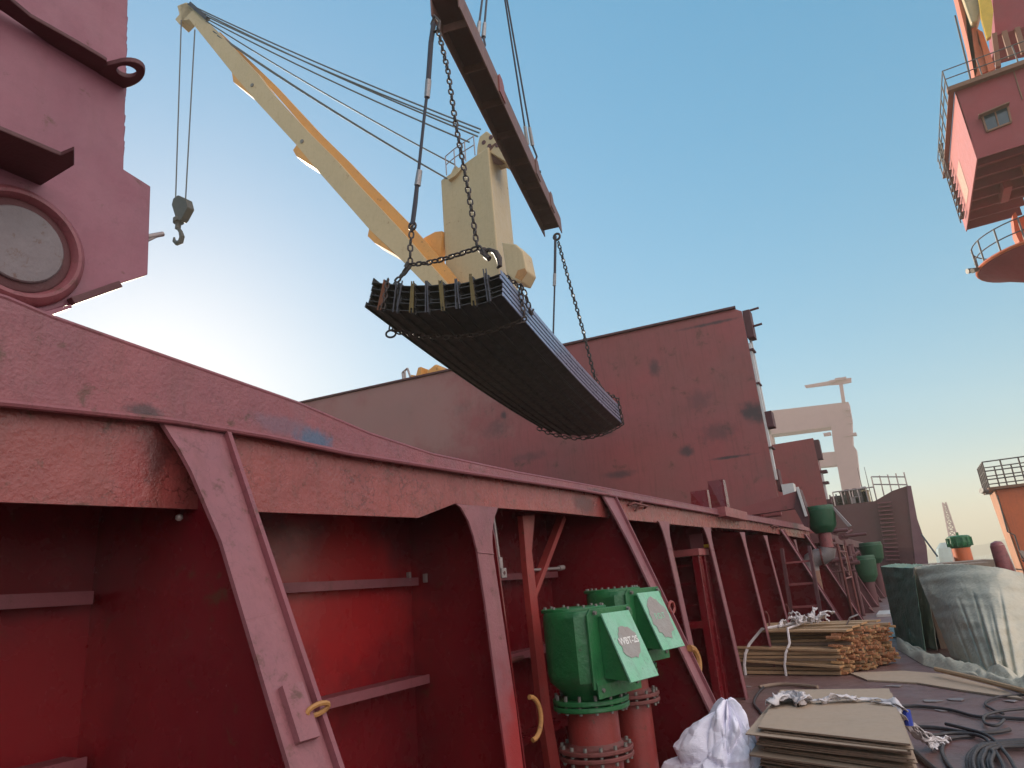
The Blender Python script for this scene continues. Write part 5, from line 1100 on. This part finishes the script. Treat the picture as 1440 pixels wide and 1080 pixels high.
m = MB(); a, b_ = P(1402, 767, Y=17.5), P(1420, 810, Y=17.5); m.cyl(a, b_ - V((0, 0, .5)), .13, .2, n=12); m.lathe(a, [(.13, 0), (.1, .06), (.02, .09)], 12, ax=(a - b_)); tag(m.build('leaning_fender', REDM, smooth=True), 'brown rounded leaning fender post sticking up behind the tarpaulin', 'fender')
# mat and pole in front of tarp
m = MB(); m.prism([P(a, b, Z=.004) for a, b in ((1195, 948), (1270, 945), (1330, 950), (1400, 968), (1440, 985), (1350, 972), (1290, 962), (1220, 958))], (0, 0, .02)); tag(m.build('loose_board', BOARD), 'thin flat brown board lying between the timber and the tarpaulin', 'board')
m = MB(); m.tube([P(1316, 941, Z=.12), P(1380, 956, Z=.1), P(1450, 974, Z=.07)], .03, 8); tag(m.build('wooden_pole', WOOD, smooth=True), 'long pale wooden pole lying along the foot of the tarpaulin', 'pole')
# hoses
def hose(pix, r, label, mt=HOSE, z=.0, name='hose'):
    pts = [P(a, b, Z=z + r) for a, b in pix]; out = []
    for i in range(len(pts) - 1):
        p0 = pts[max(0, i - 1)]; p1 = pts[i]; p2 = pts[i + 1]; p3 = pts[min(len(pts) - 1, i + 2)]
        for k in range(6):
            u = k / 6; out.append(.5 * ((2 * p1) + (p2 - p0) * u + (2 * p0 - 5 * p1 + 4 * p2 - p3) * u * u + (3 * p1 - p0 - 3 * p2 + p3) * u ** 3))
    out.append(pts[-1]); m = MB(); m.tube(out, r * .78, 8); tag(m.build(name, mt, smooth=True), label, 'hose', 'hoses lying on the deck')
hose([(1255, 994), (1290, 993), (1335, 998), (1370, 1007), (1400, 1009), (1450, 1012)], .022, 'dark hose crossing the deck behind the board stack towards the right edge')
hose([(1450, 977), (1410, 979), (1390, 985), (1386, 991), (1399, 999), (1411, 1004)], .016, 'thin hose curling into a hook shape near the right edge', z=.01)
hose([(1450, 996), (1415, 999), (1390, 1004), (1383, 1010), (1387, 1018), (1402, 1020), (1412, 1012)], .018, 'hose ending in a small closed loop on the bare deck', z=.02)
hose([(1288, 1022), (1320, 1024), (1360, 1030), (1395, 1030), (1420, 1026)], .024, 'thick straight hose just right of the board stack')
hose([(1330, 1018), (1355, 1024), (1390, 1035), (1415, 1060), (1430, 1085)], .02, 'hose bending down towards the lower right corner', z=.03)
hose([(1305, 1036), (1340, 1031), (1375, 1034), (1392, 1045), (1410, 1075), (1415, 1100)], .02, 'hose curving over the coil near the corner', z=.02)
hose([(1370, 1035), (1335, 1039), (1325, 1052), (1330, 1070), (1345, 1088)], .02, 'hose bowing left around the coiled hoses')
rr = random.Random(14)
for k in range(9):
    o = k * 4.2
    hose([(1452, 1040 + k * 1.2), (1415 + rr.uniform(-3, 3), 1042 + k), (1382 + o * .4, 1046 + o * .25), (1364 + o, 1058 + rr.uniform(-2, 2)), (1360 + o, 1072), (1366 + o * 1.05, 1095)], .019, 'one of the nested dark hose loops of the coil in the lower right corner', z=.018 * (k % 3))
hose([(1283, 1055), (1300, 1070), (1318, 1085)], .03, 'short thick hose disappearing under the frayed ribbon')
hose([(1075, 965), (1066, 975), (1060, 988), (1068, 1000), (1072, 1005)], .02, 'thin dark cable looping out behind the left of the board stack')
hose([(1068, 966), (1100, 962), (1150, 966)], .03, 'pale brown slat like hose end behind the board stack', WOODG)
hose([(1048, 1040), (1060, 1050), (1064, 1062), (1056, 1070)], .02, 'short cable end between the white bag and the boards')
# cracks and litter on deck
rr = random.Random(90)
for (a, b) in ((1312, 986), (1327, 999), (1422, 986), (1045, 966), (1345, 984), (1255, 965)):
    p = P(a, b, Z=.006); m = MB(); n_ = rr.randint(5, 7); m.prism([p + V((math.cos(2 * math.pi * i / n_) * rr.uniform(.05, .14), math.sin(2 * math.pi * i / n_) * rr.uniform(.03, .1), 0)) for i in range(n_)], (0, 0, .008))
    tag(m.build('paper_scrap', DULL), 'small pale paper scrap lying flat on the brown deck', 'litter', 'paper scraps on the deck')
m = MB(); m.span((-1.4, 23.5, 0.004), (-.5, 25.2, .08)); tag(m.build('pale_plank', SHINE), 'short pale plank lying on the far deck left of the tarpaulin', 'plank')
m = MB(); nu = 24; vs = []
for j in range(11):
    for i in range(nu + 1): p = V((-1.6 + 1.0 * i / nu, 17.2 + j * .25, 0)); p.z = .02 + .12 * abs(NZ.noise(V((i * .3, j * .5, 3)))) * math.sin(math.pi * i / nu) * math.sin(math.pi * j / 10) + .01; vs.append(p)
m.add(vs, [(j * (nu + 1) + i, j * (nu + 1) + i + 1, (j + 1) * (nu + 1) + i + 1, (j + 1) * (nu + 1) + i) for j in range(10) for i in range(nu)])
tag(m.build('plastic_sheet', mat('pale_green_plastic', (.3, .42, .38), rough=.4, scale=3), smooth=True), 'rumpled pale green plastic sheet on the deck behind the timber', 'plastic sheet')

# ================================================================ HAZE
HAZE = True
if HAZE:
    m = MB(); m.span((-1800, -60, -8), (2100, 2150, 85)); hm = bpy.data.materials.new('haze'); hm.use_nodes = True
    n = hm.node_tree; n.nodes.remove(n.nodes['Principled BSDF']); pv = n.nodes.new('ShaderNodeVolumePrincipled')
    pv.inputs['Color'].default_value = (.96, .88, .70, 1); pv.inputs['Density'].default_value = .0011; pv.inputs['Anisotropy'].default_value = .0
    n.links.new(pv.outputs[0], n.nodes['Material Output'].inputs['Volume'])
    tag(m.build('haze', hm), kind='stuff')
